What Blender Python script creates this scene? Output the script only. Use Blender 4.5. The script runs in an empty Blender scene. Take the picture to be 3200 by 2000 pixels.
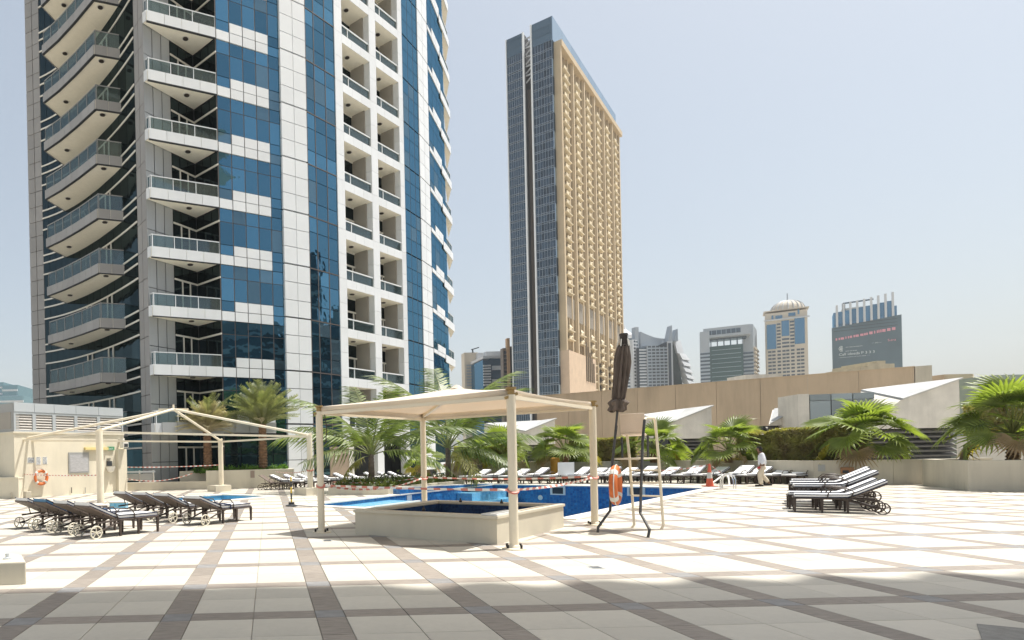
import bpy, bmesh, math, random
from mathutils import Vector, Matrix
from mathutils.geometry import delaunay_2d_cdt
random.seed(7)
C = bpy.context.scene.collection
sc = bpy.context.scene
R = math.radians
# ---------------------------------------------------------------- camera
FPX, CX, CY, ROLL, HC, YAW = 1993.4, 872.0, 1432.4, -0.0213, 1.65, 0.0163
cam_d = bpy.data.cameras.new('camera'); cam = bpy.data.objects.new('camera', cam_d); C.objects.link(cam)
cam_d.sensor_width = 36.0; cam_d.lens = FPX / 3200 * 36
cam_d.shift_x = (1600 - CX) / 3200; cam_d.shift_y = (CY - 1000) / 3200
cam_d.clip_start = 0.1; cam_d.clip_end = 6000
cr, sr = math.cos(ROLL), math.sin(ROLL)
cam.matrix_world = Matrix(((cr, -sr, 0, 0), (0, 0, -1, 0), (sr, cr, 0, HC), (0, 0, 0, 1)))
sc.camera = cam
# ---------------------------------------------------------------- sky, sun, exposure
HAZE = 0.00022
SUN = Vector((1.10, 0.16, 2.74)).normalized()
w = bpy.data.worlds.new('World'); sc.world = w; w.use_nodes = True
nt = w.node_tree; nt.nodes.clear()
sky = nt.nodes.new('ShaderNodeTexSky'); sky.sky_type = 'NISHITA'; sky.sun_disc = False
sky.sun_elevation = math.asin(SUN.z); sky.sun_rotation = math.atan2(SUN.x, SUN.y)
sky.altitude = 0; sky.air_density = 1.0; sky.dust_density = 4.0; sky.ozone_density = 1.0
bg = nt.nodes.new('ShaderNodeBackground'); bg.inputs['Strength'].default_value = 0.112
wo = nt.nodes.new('ShaderNodeOutputWorld')
tint = nt.nodes.new('ShaderNodeMix'); tint.data_type = 'RGBA'; tint.blend_type = 'MULTIPLY'; tint.inputs[0].default_value = 1; tint.inputs[7].default_value = (1.05, 1.01, .90, 1)   # dusty Gulf air: less blue
nt.links.new(sky.outputs[0], tint.inputs[6]); pale = nt.nodes.new('ShaderNodeMix'); pale.data_type = 'RGBA'; pale.inputs[0].default_value = .42; pale.inputs[7].default_value = (3.45, 3.75, 4.0, 1)   # milky haze over the whole sky
nt.links.new(tint.outputs[2], pale.inputs[6]); nt.links.new(pale.outputs[2], bg.inputs[0]); nt.links.new(bg.outputs[0], wo.inputs[0])
sl = bpy.data.lights.new('sun', 'SUN'); sun = bpy.data.objects.new('sun', sl); C.objects.link(sun)
sl.energy = 4.1; sl.angle = R(0.53); sl.color = (1.0, 0.965, 0.91)
sun.rotation_euler = SUN.to_track_quat('Z', 'Y').to_euler(); sun.location = (20, 0, 60)
sc.view_settings.view_transform = 'Standard'; sc.view_settings.look = 'None'
sc.view_settings.exposure = 0.80; sc.view_settings.gamma = 1.0
sc.view_settings.use_curve_mapping = False
# ---------------------------------------------------------------- measuring helpers (plan: x right, y away from the camera)
def at(px, py, d):
    u, v = px - CX, CY - py
    return Vector((d / FPX * (u * cr - v * sr), d, HC + d / FPX * (u * sr + v * cr)))
def gp(px, py, z=0.0):
    u, v = px - CX, CY - py
    d = (z - HC) * FPX / (u * sr + v * cr)
    return at(px, py, d)
def p(px, d):
    return Vector(((px - CX) / FPX * d, d))
# ---------------------------------------------------------------- mesh helpers
class MB:
    def __init__(s): s.v = []; s.f = []; s.m = []; s.mi = 0
    def add(s, vs, fs):
        o = len(s.v); s.v += [tuple(x) for x in vs]
        s.f += [tuple(i + o for i in f) for f in fs]; s.m += [s.mi] * len(fs); return s
    def hexa(s, b, t):
        return s.add(list(b) + list(t), [(3, 2, 1, 0), (4, 5, 6, 7), (0, 1, 5, 4), (1, 2, 6, 5), (2, 3, 7, 6), (3, 0, 4, 7)])
    def box(s, x0, x1, y0, y1, z0, z1):
        q = [(x0, y0), (x1, y0), (x1, y1), (x0, y1)]
        return s.hexa([(a, b, z0) for a, b in q], [(a, b, z1) for a, b in q])
    def obox(s, c, u, lx, ly, z0, z1):
        u = Vector(u[:2]).normalized(); n = Vector((-u.y, u.x)); c = Vector(c[:2])
        q = [c + u * a * lx / 2 + n * b * ly / 2 for a, b in ((-1, -1), (1, -1), (1, 1), (-1, 1))]
        return s.hexa([(a.x, a.y, z0) for a in q], [(a.x, a.y, z1) for a in q])
    def prism(s, poly, z0, z1):
        n = len(poly); 
        return s.add([(a[0], a[1], z0) for a in poly] + [(a[0], a[1], z1) for a in poly],
              [tuple(range(n - 1, -1, -1)), tuple(range(n, 2 * n))] + [(i, (i + 1) % n, n + (i + 1) % n, n + i) for i in range(n)])
    def tube(s, pts, r, n=8, closed=False):
        pts = [Vector(q) for q in pts]; N = len(pts); vs = []; fs = []
        rr = r if isinstance(r, (list, tuple)) else [r] * N
        ref = None
        for i, q in enumerate(pts):
            a = pts[(i - 1) % N] if (i or closed) else q
            b = pts[(i + 1) % N] if (i < N - 1 or closed) else q
            t = (b - a).normalized()
            if ref is None:
                ref = Vector((0, 0, 1)) if abs(t.z) < .9 else Vector((1, 0, 0))
            x = ref.cross(t)
            if x.length < 1e-4: x = Vector((1, 0.3, 0)).cross(t)
            x.normalize(); y = t.cross(x); ref = -t.cross(x) if False else y.cross(t) * 0 + y
            ref = y if abs(y.dot(t)) < .9 else ref
            for k in range(n):
                th = 2 * math.pi * k / n
                vs.append(q + (x * math.cos(th) + y * math.sin(th)) * rr[i])
        M = N if closed else N - 1
        for i in range(M):
            j = (i + 1) % N
            for k in range(n): fs.append((i * n + k, i * n + (k + 1) % n, j * n + (k + 1) % n, j * n + k))
        if not closed:
            fs.append(tuple(range(n - 1, -1, -1))); fs.append(tuple((N - 1) * n + k for k in range(n)))
        return s.add(vs, fs)
    def lathe(s, prof, n=16, c=(0, 0)):
        vs = []; fs = []
        for r, z in prof:
            for k in range(n):
                th = 2 * math.pi * k / n; vs.append((c[0] + r * math.cos(th), c[1] + r * math.sin(th), z))
        for i in range(len(prof) - 1):
            for k in range(n): fs.append((i * n + k, i * n + (k + 1) % n, (i + 1) * n + (k + 1) % n, (i + 1) * n + k))
        fs.append(tuple(range(n - 1, -1, -1))); L = (len(prof) - 1) * n; fs.append(tuple(L + k for k in range(n)))
        return s.add(vs, fs)
    def beam(s, a, b, wd, ht):
        a, b = Vector(a), Vector(b); t = (b - a).normalized(); x = t.cross(Vector((0, 0, 1)))
        if x.length < 1e-4: x = Vector((1, 0, 0))
        x.normalize(); y = x.cross(t).normalized(); x *= wd / 2; y *= ht / 2
        return s.hexa([a - x - y, a + x - y, a + x + y, a - x + y], [b - x - y, b + x - y, b + x + y, b - x + y])
    def mesh(s, name, mats, smooth=False, bevel=0, normals=True):
        me = bpy.data.meshes.new(name); me.from_pydata(s.v, [], s.f)
        if not isinstance(mats, (list, tuple)): mats = [mats]
        for m in mats: me.materials.append(m)
        if len(mats) > 1: me.polygons.foreach_set('material_index', s.m)
        if normals or bevel:
            bm = bmesh.new(); bm.from_mesh(me)
            if normals: bmesh.ops.recalc_face_normals(bm, faces=bm.faces)
            if bevel:
                es = [e for e in bm.edges if len(e.link_faces) == 2 and e.calc_face_angle(0) > .6]
                bmesh.ops.bevel(bm, geom=es, offset=bevel, segments=2, affect='EDGES', profile=.6)
            bm.to_mesh(me); bm.free()
        if smooth:
            me.polygons.foreach_set('use_smooth', [True] * len(me.polygons)); me.update()
            try: me.set_sharp_from_angle(angle=R(40))
            except Exception: pass
        return me
def tag(o, label=None, cat=None, group=None, kind=None):
    if label: o['label'] = label
    if cat: o['category'] = cat
    if group: o['group'] = group
    if kind: o['kind'] = kind
    return o
def link(name, me, parent=None, loc=(0, 0, 0), rz=0):
    o = bpy.data.objects.new(name, me); C.objects.link(o)
    o.location = loc; o.rotation_euler = (0, 0, rz)
    if parent is not None:
        o.parent = parent
        if 'basez' in parent: o.matrix_parent_inverse = Matrix.Translation(-Vector(parent.location))
    return o
def thing(name, label, cat, loc, rz=0, group=None, world=False):
    """Empty at the base of a thing; with world=True its children are given in scene coordinates."""
    o = bpy.data.objects.new(name, None); C.objects.link(o)
    o.location = loc; o.rotation_euler = (0, 0, rz); o.empty_display_size = .3
    if world: o['basez'] = 1
    return tag(o, label, cat, group)
def obj(name, mb, mat, parent=None, smooth=False, bevel=0, **k):
    o = link(name, mb.mesh(name, mat, smooth, bevel), parent)
    return tag(o, **k) if k else o
def kids(o): return [x for x in bpy.data.objects if x.parent == o]
def dup(root, loc=None, rz=None, label=None, tree=None):
    tree = tree or TREE(root)
    mp = {}
    for o in tree:
        c = o.copy(); C.objects.link(c); mp[o] = c
        if o in mp and o.parent in mp: c.parent = mp[o.parent]
    r = mp[root]
    if loc is not None: r.location = loc
    if rz is not None: r.rotation_euler = (0, 0, rz)
    if label: r['label'] = label
    return r
def TREE(root):
    out = [root]; i = 0
    while i < len(out):
        out += list(out[i].children); i += 1
    return out
# ---------------------------------------------------------------- materials
def nodes(name):
    m = bpy.data.materials.new(name); m.use_nodes = True; t = m.node_tree; t.nodes.clear()
    o = t.nodes.new('ShaderNodeOutputMaterial'); return m, t, o
def M(name, col, rough=.6, metal=0, var=.08, scale=3.0, bump=0, bscale=None, spec=.4, rand=0, stretch=None, dirt=0):
    m, t, o = nodes(name); N = t.nodes.new; L = t.links.new
    b = N('ShaderNodeBsdfPrincipled'); b.inputs['Roughness'].default_value = rough
    b.inputs['Metallic'].default_value = metal; b.inputs['Specular IOR Level'].default_value = spec
    tc = N('ShaderNodeTexCoord'); src = tc.outputs['Object']
    if stretch:
        mp = N('ShaderNodeMapping'); mp.inputs['Scale'].default_value = stretch; L(src, mp.inputs[0]); src = mp.outputs[0]
    nz = N('ShaderNodeTexNoise'); nz.inputs['Scale'].default_value = scale; nz.inputs['Detail'].default_value = 6
    L(src, nz.inputs['Vector'])
    rp = N('ShaderNodeValToRGB'); e = rp.color_ramp.elements
    e[0].position = .3; e[1].position = .7
    e[0].color = (*[c * (1 - var) for c in col], 1); e[1].color = (*[min(1, c * (1 + var)) for c in col], 1)
    L(nz.outputs['Fac'], rp.inputs[0]); cur = rp.outputs[0]
    if dirt:
        n2 = N('ShaderNodeTexNoise'); n2.inputs['Scale'].default_value = .55; n2.inputs['Detail'].default_value = 8; n2.inputs['Roughness'].default_value = .7
        mp2 = N('ShaderNodeMapping'); mp2.inputs['Scale'].default_value = (1.6, 1.6, .22); L(tc.outputs['Object'], mp2.inputs[0]); L(mp2.outputs[0], n2.inputs['Vector'])
        r2 = N('ShaderNodeMapRange'); r2.inputs[1].default_value = .45; r2.inputs[2].default_value = .75; r2.inputs[3].default_value = 1; r2.inputs[4].default_value = 1 - dirt
        L(n2.outputs['Fac'], r2.inputs[0]); mx = N('ShaderNodeMix'); mx.data_type = 'RGBA'; mx.blend_type = 'MULTIPLY'; mx.inputs[0].default_value = 1
        L(cur, mx.inputs[6]); L(r2.outputs[0], mx.inputs[7]); cur = mx.outputs[2]
    if rand:
        oi = N('ShaderNodeObjectInfo'); mr = N('ShaderNodeMapRange'); mr.inputs[3].default_value = 1 - rand; mr.inputs[4].default_value = 1 + rand
        L(oi.outputs['Random'], mr.inputs[0]); mx = N('ShaderNodeMix'); mx.data_type = 'RGBA'; mx.blend_type = 'MULTIPLY'; mx.inputs[0].default_value = 1
        L(cur, mx.inputs[6]); L(mr.outputs[0], mx.inputs[7]); cur = mx.outputs[2]
    L(cur, b.inputs['Base Color'])
    if bump:
        n3 = N('ShaderNodeTexNoise'); n3.inputs['Scale'].default_value = bscale or scale * 8; n3.inputs['Detail'].default_value = 5; L(src, n3.inputs['Vector'])
        bp = N('ShaderNodeBump'); bp.inputs['Strength'].default_value = bump; bp.inputs['Distance'].default_value = .02
        L(n3.outputs['Fac'], bp.inputs['Height']); L(bp.outputs[0], b.inputs['Normal'])
    L(b.outputs[0], o.inputs[0]); return m
def GLASS(name, tint, body, refl=.6, rough=.02, wav=.02, rand=.15):
    """coated facade glass: tinted mirror over a dark body, slightly wavy, each pane a little different"""
    m, t, o = nodes(name); N = t.nodes.new; L = t.links.new
    d = N('ShaderNodeBsdfDiffuse'); g = N('ShaderNodeBsdfGlossy'); g.inputs['Roughness'].default_value = rough
    oi = N('ShaderNodeObjectInfo'); mr = N('ShaderNodeMapRange'); mr.inputs[3].default_value = 1 - rand; mr.inputs[4].default_value = 1 + rand
    L(oi.outputs['Random'], mr.inputs[0])
    for nd, c in ((d, body), (g, tint)):
        mx = N('ShaderNodeMix'); mx.data_type = 'RGBA'; mx.blend_type = 'MULTIPLY'; mx.inputs[0].default_value = 1
        mx.inputs[6].default_value = (*c, 1); L(mr.outputs[0], mx.inputs[7]); L(mx.outputs[2], nd.inputs['Color'])
    lw = N('ShaderNodeLayerWeight'); lw.inputs[0].default_value = .35
    mr2 = N('ShaderNodeMapRange'); mr2.inputs[3].default_value = refl; mr2.inputs[4].default_value = 1
    L(lw.outputs['Fresnel'], mr2.inputs[0])
    tc = N('ShaderNodeTexCoord'); nz = N('ShaderNodeTexNoise'); nz.inputs['Scale'].default_value = .8; L(tc.outputs['Object'], nz.inputs['Vector'])
    bp = N('ShaderNodeBump'); bp.inputs['Strength'].default_value = wav; bp.inputs['Distance'].default_value = .3
    L(nz.outputs['Fac'], bp.inputs['Height']); L(bp.outputs[0], g.inputs['Normal'])
    ms = N('ShaderNodeMixShader'); L(mr2.outputs[0], ms.inputs[0]); L(d.outputs[0], ms.inputs[1]); L(g.outputs[0], ms.inputs[2])
    L(ms.outputs[0], o.inputs[0]); return m
def CLEAR(name, col=(.75, .85, .85), f=.55):
    """thin railing glass: partly clear, partly reflecting"""
    m, t, o = nodes(name); N = t.nodes.new; L = t.links.new
    tr = N('ShaderNodeBsdfTransparent'); tr.inputs[0].default_value = (*col, 1)
    g = N('ShaderNodeBsdfGlossy'); g.inputs['Roughness'].default_value = .03; g.inputs[0].default_value = (.45, .52, .55, 1)
    d = N('ShaderNodeBsdfDiffuse'); d.inputs[0].default_value = (.12, .16, .17, 1)
    a = N('ShaderNodeMixShader'); a.inputs[0].default_value = f; L(d.outputs[0], a.inputs[1]); L(g.outputs[0], a.inputs[2])
    lw = N('ShaderNodeLayerWeight'); lw.inputs[0].default_value = .3
    mr = N('ShaderNodeMapRange'); mr.inputs[3].default_value = .22; mr.inputs[4].default_value = .8; L(lw.outputs['Fresnel'], mr.inputs[0])
    ms = N('ShaderNodeMixShader'); L(mr.outputs[0], ms.inputs[0]); L(tr.outputs[0], ms.inputs[1]); L(a.outputs[0], ms.inputs[2])
    L(ms.outputs[0], o.inputs[0]); return m
def LEAF(name, col, var=.35, scale=2.0, trans=.35, rough=.45, rand=.2, tip=None):
    m, t, o = nodes(name); N = t.nodes.new; L = t.links.new
    tc = N('ShaderNodeTexCoord'); nz = N('ShaderNodeTexNoise'); nz.inputs['Scale'].default_value = scale; nz.inputs['Detail'].default_value = 4
    L(tc.outputs['Object'], nz.inputs['Vector'])
    rp = N('ShaderNodeValToRGB'); e = rp.color_ramp.elements; e[0].position = .3; e[1].position = .72
    e[0].color = (*[c * (1 - var) for c in col], 1); c2 = tip or [c * (1 + var) for c in col]; e[1].color = (*c2, 1)
    L(nz.outputs['Fac'], rp.inputs[0])
    oi = N('ShaderNodeObjectInfo'); mr = N('ShaderNodeMapRange'); mr.inputs[3].default_value = 1 - rand; mr.inputs[4].default_value = 1 + rand
    L(oi.outputs['Random'], mr.inputs[0]); mx = N('ShaderNodeMix'); mx.data_type = 'RGBA'; mx.blend_type = 'MULTIPLY'; mx.inputs[0].default_value = 1
    L(rp.outputs[0], mx.inputs[6]); L(mr.outputs[0], mx.inputs[7])
    b = N('ShaderNodeBsdfPrincipled'); b.inputs['Roughness'].default_value = rough; L(mx.outputs[2], b.inputs['Base Color'])
    tl = N('ShaderNodeBsdfTranslucent'); m2 = N('ShaderNodeMix'); m2.data_type = 'RGBA'; m2.blend_type = 'MULTIPLY'; m2.inputs[0].default_value = 1
    L(mx.outputs[2], m2.inputs[6]); m2.inputs[7].default_value = (1.5, 1.6, .6, 1); L(m2.outputs[2], tl.inputs[0])
    ms = N('ShaderNodeMixShader'); ms.inputs[0].default_value = trans; L(b.outputs[0], ms.inputs[1]); L(tl.outputs[0], ms.inputs[2])
    L(ms.outputs[0], o.inputs[0]); return m
def MOSAIC(name, c1, c2, scale, grout):
    m, t, o = nodes(name); N = t.nodes.new; L = t.links.new
    tc = N('ShaderNodeTexCoord'); vo = N('ShaderNodeTexVoronoi'); vo.inputs['Scale'].default_value = scale; vo.inputs['Randomness'].default_value = .55
    L(tc.outputs['Object'], vo.inputs['Vector'])
    sp = N('ShaderNodeSeparateColor'); L(vo.outputs['Color'], sp.inputs[0])
    rp = N('ShaderNodeValToRGB'); e = rp.color_ramp.elements; e[0].color = (*c1, 1); e[1].color = (*c2, 1); L(sp.outputs[0], rp.inputs[0])
    v2 = N('ShaderNodeTexVoronoi'); v2.feature = 'DISTANCE_TO_EDGE'; v2.inputs['Scale'].default_value = scale; v2.inputs['Randomness'].default_value = .55; L(tc.outputs['Object'], v2.inputs['Vector'])
    gt = N('ShaderNodeMath'); gt.operation = 'LESS_THAN'; gt.inputs[1].default_value = .05; L(v2.outputs['Distance'], gt.inputs[0])
    mx = N('ShaderNodeMix'); mx.data_type = 'RGBA'; L(gt.outputs[0], mx.inputs[0]); L(rp.outputs[0], mx.inputs[6]); mx.inputs[7].default_value = (*grout, 1)
    b = N('ShaderNodeBsdfPrincipled'); b.inputs['Roughness'].default_value = .25; L(mx.outputs[2], b.inputs['Base Color']); L(b.outputs[0], o.inputs[0]); return m
m_tile = M('cream floor tile', (.54, .505, .43), .55, var=.06, scale=2.2, rand=.08, bump=.06, dirt=.26)
m_band = M('brown grey paver', (.275, .24, .205), .6, var=.26, scale=5, rand=.10, bump=.3, stretch=(1, 9, 1))
m_cross = M('blue grey crossing paver', (.235, .23, .225), .6, var=.15, scale=6, rand=.08, bump=.2)
m_joint = M('grey joint mortar', (.40, .37, .325), .9)
m_coping = M('cream coping stone', (.68, .64, .57), .55, var=.05, scale=2, bump=.05)
m_cream = M('cream painted render', (.66, .61, .49), .75, var=.06, scale=.8, bump=.12, bscale=30, dirt=.16)
m_tub = M('ivory painted render', (.60, .55, .44), .7, var=.05, scale=.9, bump=.1, bscale=40, dirt=.14)
m_steelcream = M('ivory painted steel', (.76, .68, .53), .4, var=.04, scale=2, dirt=.08)
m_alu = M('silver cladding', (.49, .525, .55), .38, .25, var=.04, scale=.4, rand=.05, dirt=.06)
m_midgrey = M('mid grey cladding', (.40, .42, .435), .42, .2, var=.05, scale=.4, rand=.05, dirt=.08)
m_shadegrey = M('cladding with painted shade', (.31, .305, .30), .5, .1, var=.05, scale=.4, rand=.06, dirt=.08)  # darker cladding copy: shade of the left-facing sides is put into the colour
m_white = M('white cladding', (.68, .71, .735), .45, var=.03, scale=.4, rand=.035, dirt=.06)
m_joint2 = M('dark curtain wall joint', (.035, .04, .045), .6)
m_mull = M('grey brown mullion', (.10, .085, .08), .5)
m_soffit = M('cream soffit', (.90, .86, .74), .7, var=.03)
m_frame = M('white window frame', (.72, .70, .64), .45, var=.02)
m_dark = M('dark bronze metal', (.045, .036, .03), .42, .3, var=.2, scale=8)
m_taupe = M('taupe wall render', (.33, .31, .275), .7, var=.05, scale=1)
m_blue = GLASS('blue coated glass', (.13, .30, .44), (.010, .035, .055), .62, rand=.28, wav=.03)
m_blind = GLASS('blue glass with drawn blind', (.15, .27, .36), (.06, .10, .13), .5, rand=.2)
m_teal = GLASS('dark teal glass', (.07, .10, .112), (.011, .018, .02), .5, rand=.4, wav=.05)
m_shopg = GLASS('dark shopfront glass', (.10, .20, .24), (.015, .03, .035), .45, rand=.25)
m_navy = GLASS('dark navy glass', (.085, .13, .175), (.014, .023, .033), .5, rand=.4)
m_rail = CLEAR('railing glass')
m_mosaic = MOSAIC('dark blue pool mosaic', (.012, .085, .27), (.03, .20, .45), 9.0, (.05, .16, .30))
m_mosaic2 = MOSAIC('light blue pool mosaic', (.10, .36, .58), (.17, .46, .66), 9.0, (.25, .42, .5))
m_mosaic3 = MOSAIC('navy tub mosaic', (.008, .022, .075), (.018, .05, .14), 16.0, (.03, .06, .12))
# ================================================================ GROUND
ground = MB().add([(-1150, -1150, -12), (1150, -1150, -12), (1150, 1150, -12), (-1150, 1150, -12)], [(0, 1, 2, 3)])
obj('ground', ground, M('sandy city ground', (.50, .45, .36), .9, var=.2, scale=.02), kind='structure')
# plan of the pools (metres)
POOL = [Vector(q) for q in ((.97, 22.2), (11.5, 34.3), (18.0, 26.9), (7.15, 16.0))]
KIDS = [Vector(q) for q in ((-.47, 27.6), (-2.7, 29.9), (-6.6, 26.3), (-4.1, 23.6))]
def inside(q, poly):
    s = False; n = len(poly)
    for i in range(n):
        a, b = poly[i], poly[(i + 1) % n]
        if (a[1] > q[1]) != (b[1] > q[1]) and q[0] < (b[0] - a[0]) * (q[1] - a[1]) / (b[1] - a[1]) + a[0]: s = not s
    return s
outer = [Vector(q) for q in ((-45, -30), (85, -30), (85, 95), (-45, 95))]
vs = outer + POOL + KIDS
ed = [(i, (i + 1) % 4) for i in range(4)] + [(4 + i, 4 + (i + 1) % 4) for i in range(4)] + [(8 + i, 8 + (i + 1) % 4) for i in range(4)]
V2, E2, F2, *_ = delaunay_2d_cdt([v.copy() for v in vs], ed, [], 0, 1e-4)
fs = []
for f in F2:
    c = sum((V2[i] for i in f), Vector((0, 0))) / len(f)
    if inside(c, outer) and not inside(c, POOL) and not inside(c, KIDS): fs.append(tuple(f))
base = MB().add([(v.x, v.y, -.014) for v in V2], fs)
base.add([(v.x, v.y, -.5) for v in outer] + [(v.x, v.y, -12) for v in outer], [(i, (i + 1) % 4, 4 + (i + 1) % 4, 4 + i) for i in range(4)])
plaza = obj('plaza', base, m_joint, kind='structure')
# tiles: a square grid 1.607 m apart turned by the yaw measured in the photograph
cy_, sy_ = math.cos(YAW), math.sin(YAW)
CELL, OX, OY, BW = 1.6075, -2.605, 6.728, .305
def gw(x, y): return (x * cy_ - y * sy_, x * sy_ + y * cy_)
tile_specs = []
def piece(x0, x1, y0, y1, kind):
    g = .004
    q = [gw(a, b) for a, b in ((x0 + g, y0 + g), (x1 - g, y0 + g), (x1 - g, y1 - g), (x0 + g, y1 - g))]
    c = gw((x0 + x1) / 2, (y0 + y1) / 2)
    if c[1] < 1 or c[1] > 62: return
    px = CX + FPX * c[0] / c[1]
    if px < -700 or px > 4000: return
    for poly in (POOL, KIDS):
        cc = sum(poly, Vector((0, 0))) / 4
        big = [cc + (v - cc) * ((v - cc).length + .30) / (v - cc).length for v in poly]
        if any(inside(a, big) for a in q): return
    tile_specs.append((c[1], px, c, x1 - x0, y1 - y0, kind))
for i in range(-22, 34):
    for j in range(-4, 36):
        x, y = OX + CELL * i, OY + CELL * j; h = BW / 2; mx_, my_ = x + CELL / 2, y + CELL / 2
        piece(x - h, x + h, y - h, y + h, 'cross')
        piece(x + h, mx_, y - h, y + h, 'band'); piece(mx_, x + CELL - h, y - h, y + h, 'band')
        piece(x - h, x + h, y + h, my_, 'band'); piece(x - h, x + h, my_, y + CELL - h, 'band')
        for a0, a1 in ((x + h, mx_), (mx_, x + CELL - h)):
            for b0, b1 in ((y + h, my_), (my_, y + CELL - h)): piece(a0, a1, b0, b1, 'tile')
NAMES = {'tile': ('paving_tile', m_tile), 'band': ('band_paver', m_band), 'cross': ('crossing_paver', m_cross)}
cache = {}
for kind, (nm, mt) in NAMES.items():
    sp = sorted(s for s in tile_specs if s[5] == kind)
    vis = [s for s in sp if -80 < s[1] < 3280 and s[0] > 4.8]
    near = vis[:300]; ns = set(id(s) for s in near)
    for s in near:
        key = (kind, round(s[3], 3), round(s[4], 3))
        if key not in cache:
            mb = MB(); a, b, e = s[3] / 2 - .004, s[4] / 2 - .004, .003
            mb.hexa([(-a, -b, -.012), (a, -b, -.012), (a, b, -.012), (-a, b, -.012)], [(-a, -b, -e), (a, -b, -e), (a, b, -e), (-a, b, -e)])
            mb.hexa([(-a, -b, -e), (a, -b, -e), (a, b, -e), (-a, b, -e)], [(-a + e, -b + e, 0), (a - e, -b + e, 0), (a - e, b - e, 0), (-a + e, b - e, 0)])
            cache[key] = mb.mesh(nm, mt)
        link(nm, cache[key], plaza, (s[2][0], s[2][1], random.uniform(-.0006, .0006)), YAW)
    mb = MB()
    for s in sp:
        if id(s) in ns: continue
        a, b = s[3] / 2 - .004, s[4] / 2 - .004
        q = [(s[2][0] + u * cy_ - v * sy_, s[2][1] + u * sy_ + v * cy_) for u, v in ((-a, -b), (a, -b), (a, b), (-a, b))]
        mb.hexa([(*t, -.012) for t in q], [(*t, 0) for t in q])
    tag(link(nm, mb.mesh(nm, mt), plaza), kind='stuff')
# a grey drain strip by the right foot of the photograph
a = [gp(3052, 1951), gp(3205, 1966), gp(3230, 2010), gp(3072, 2010)]
mb = MB(); mb.hexa([(q.x, q.y, .001) for q in a], [(q.x, q.y, .007) for q in a])
obj('paving_patch', mb, M('grey rubber mat', (.24, .235, .22), .8, var=.15, scale=9, bump=.4), plaza)
# ---------------------------------------------------------------- pools
def basin(name, poly, depth, label, cat, mat, ledge=None, loc=None):
    c = sum(poly, Vector((0, 0))) / len(poly)
    t = thing(name, label, cat, (c.x, c.y, 0), world=True); n = len(poly)
    mb = MB()
    for i in range(n):
        a, b = poly[i], poly[(i + 1) % n]
        mb.add([(a.x, a.y, .0), (b.x, b.y, .0), (b.x, b.y, -depth), (a.x, a.y, -depth)], [(0, 1, 2, 3)])
        if (b - a).angle_signed(c - a) == 0: pass
    obj('pool_wall', mb, mat, t)
    mb = MB().add([(a.x, a.y, -depth) for a in poly], [tuple(range(n))]); obj('pool_floor', mb, mat, t)
    # coping stones, one by one
    for i in range(n):
        a, b = poly[i], poly[(i + 1) % n]; u = (b - a).normalized(); nn = Vector((u.y, -u.x))
        if nn.dot(c - a) > 0: nn = -nn
        L = (b - a).length; k = max(1, round(L / .9))
        for s in range(k):
            p0 = a + u * (L * s / k + .004); p1 = a + u * (L * (s + 1) / k - .004)
            if s == 0: p0 = p0 - u * .40 * (1 if i % 2 == 0 else 0)
            if s == k - 1: p1 = p1 + u * .40 * (1 if i % 2 == 0 else 0)
            q = [p0 - nn * .03, p1 - nn * .03, p1 + nn * .40, p0 + nn * .40]
            m = MB(); m.hexa([(v.x, v.y, -.03) for v in q], [(v.x, v.y, .03) for v in q])
            obj('coping_stone', m, m_coping, t, bevel=.008)
    return t
pool = basin('swimming_pool', POOL, 1.9, 'large drained pool lined with dark blue mosaic behind the raised tub', 'swimming pool', m_mosaic)
kpool = basin('childrens_pool', KIDS, .75, 'small shallow blue pool behind the second cluster of loungers', 'swimming pool', m_mosaic2)
uL = (POOL[1] - POOL[0]).normalized(); uN = (POOL[3] - POOL[0]).normalized()
def pl(a, b): return POOL[0] + uL * a + uN * b
# shallow beach ledge with white nosings in the left corner, pale steps in the far corner
def ledge(name, a0, a1, b0, b1, z0, z1, mat):
    m = MB(); q = [pl(a0, b0), pl(a1, b0), pl(a1, b1), pl(a0, b1)]
    m.hexa([(v.x, v.y, z0) for v in q], [(v.x, v.y, z1) for v in q]); return obj(name, m, mat, pool)
ledge('beach_ledge', .02, 5.4, .02, 1.4, -1.89, -.16, m_mosaic2)
ledge('step_nosing', .05, 5.4, 1.4, 1.48, -.3, -.12, m_coping)
ledge('beach_ledge', .02, 5.4, 1.48, 2.6, -1.89, -.34, m_mosaic2)
ledge('step_nosing', .05, 5.4, 2.6, 2.68, -.5, -.3, m_coping)
for k in range(4):
    ledge('corner_step', 11.6, 15.9, .02 + .0 * k, 2.6 - .6 * k, -1.89 + .42 * k, -1.47 + .42 * k - .003, m_mosaic2)
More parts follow.
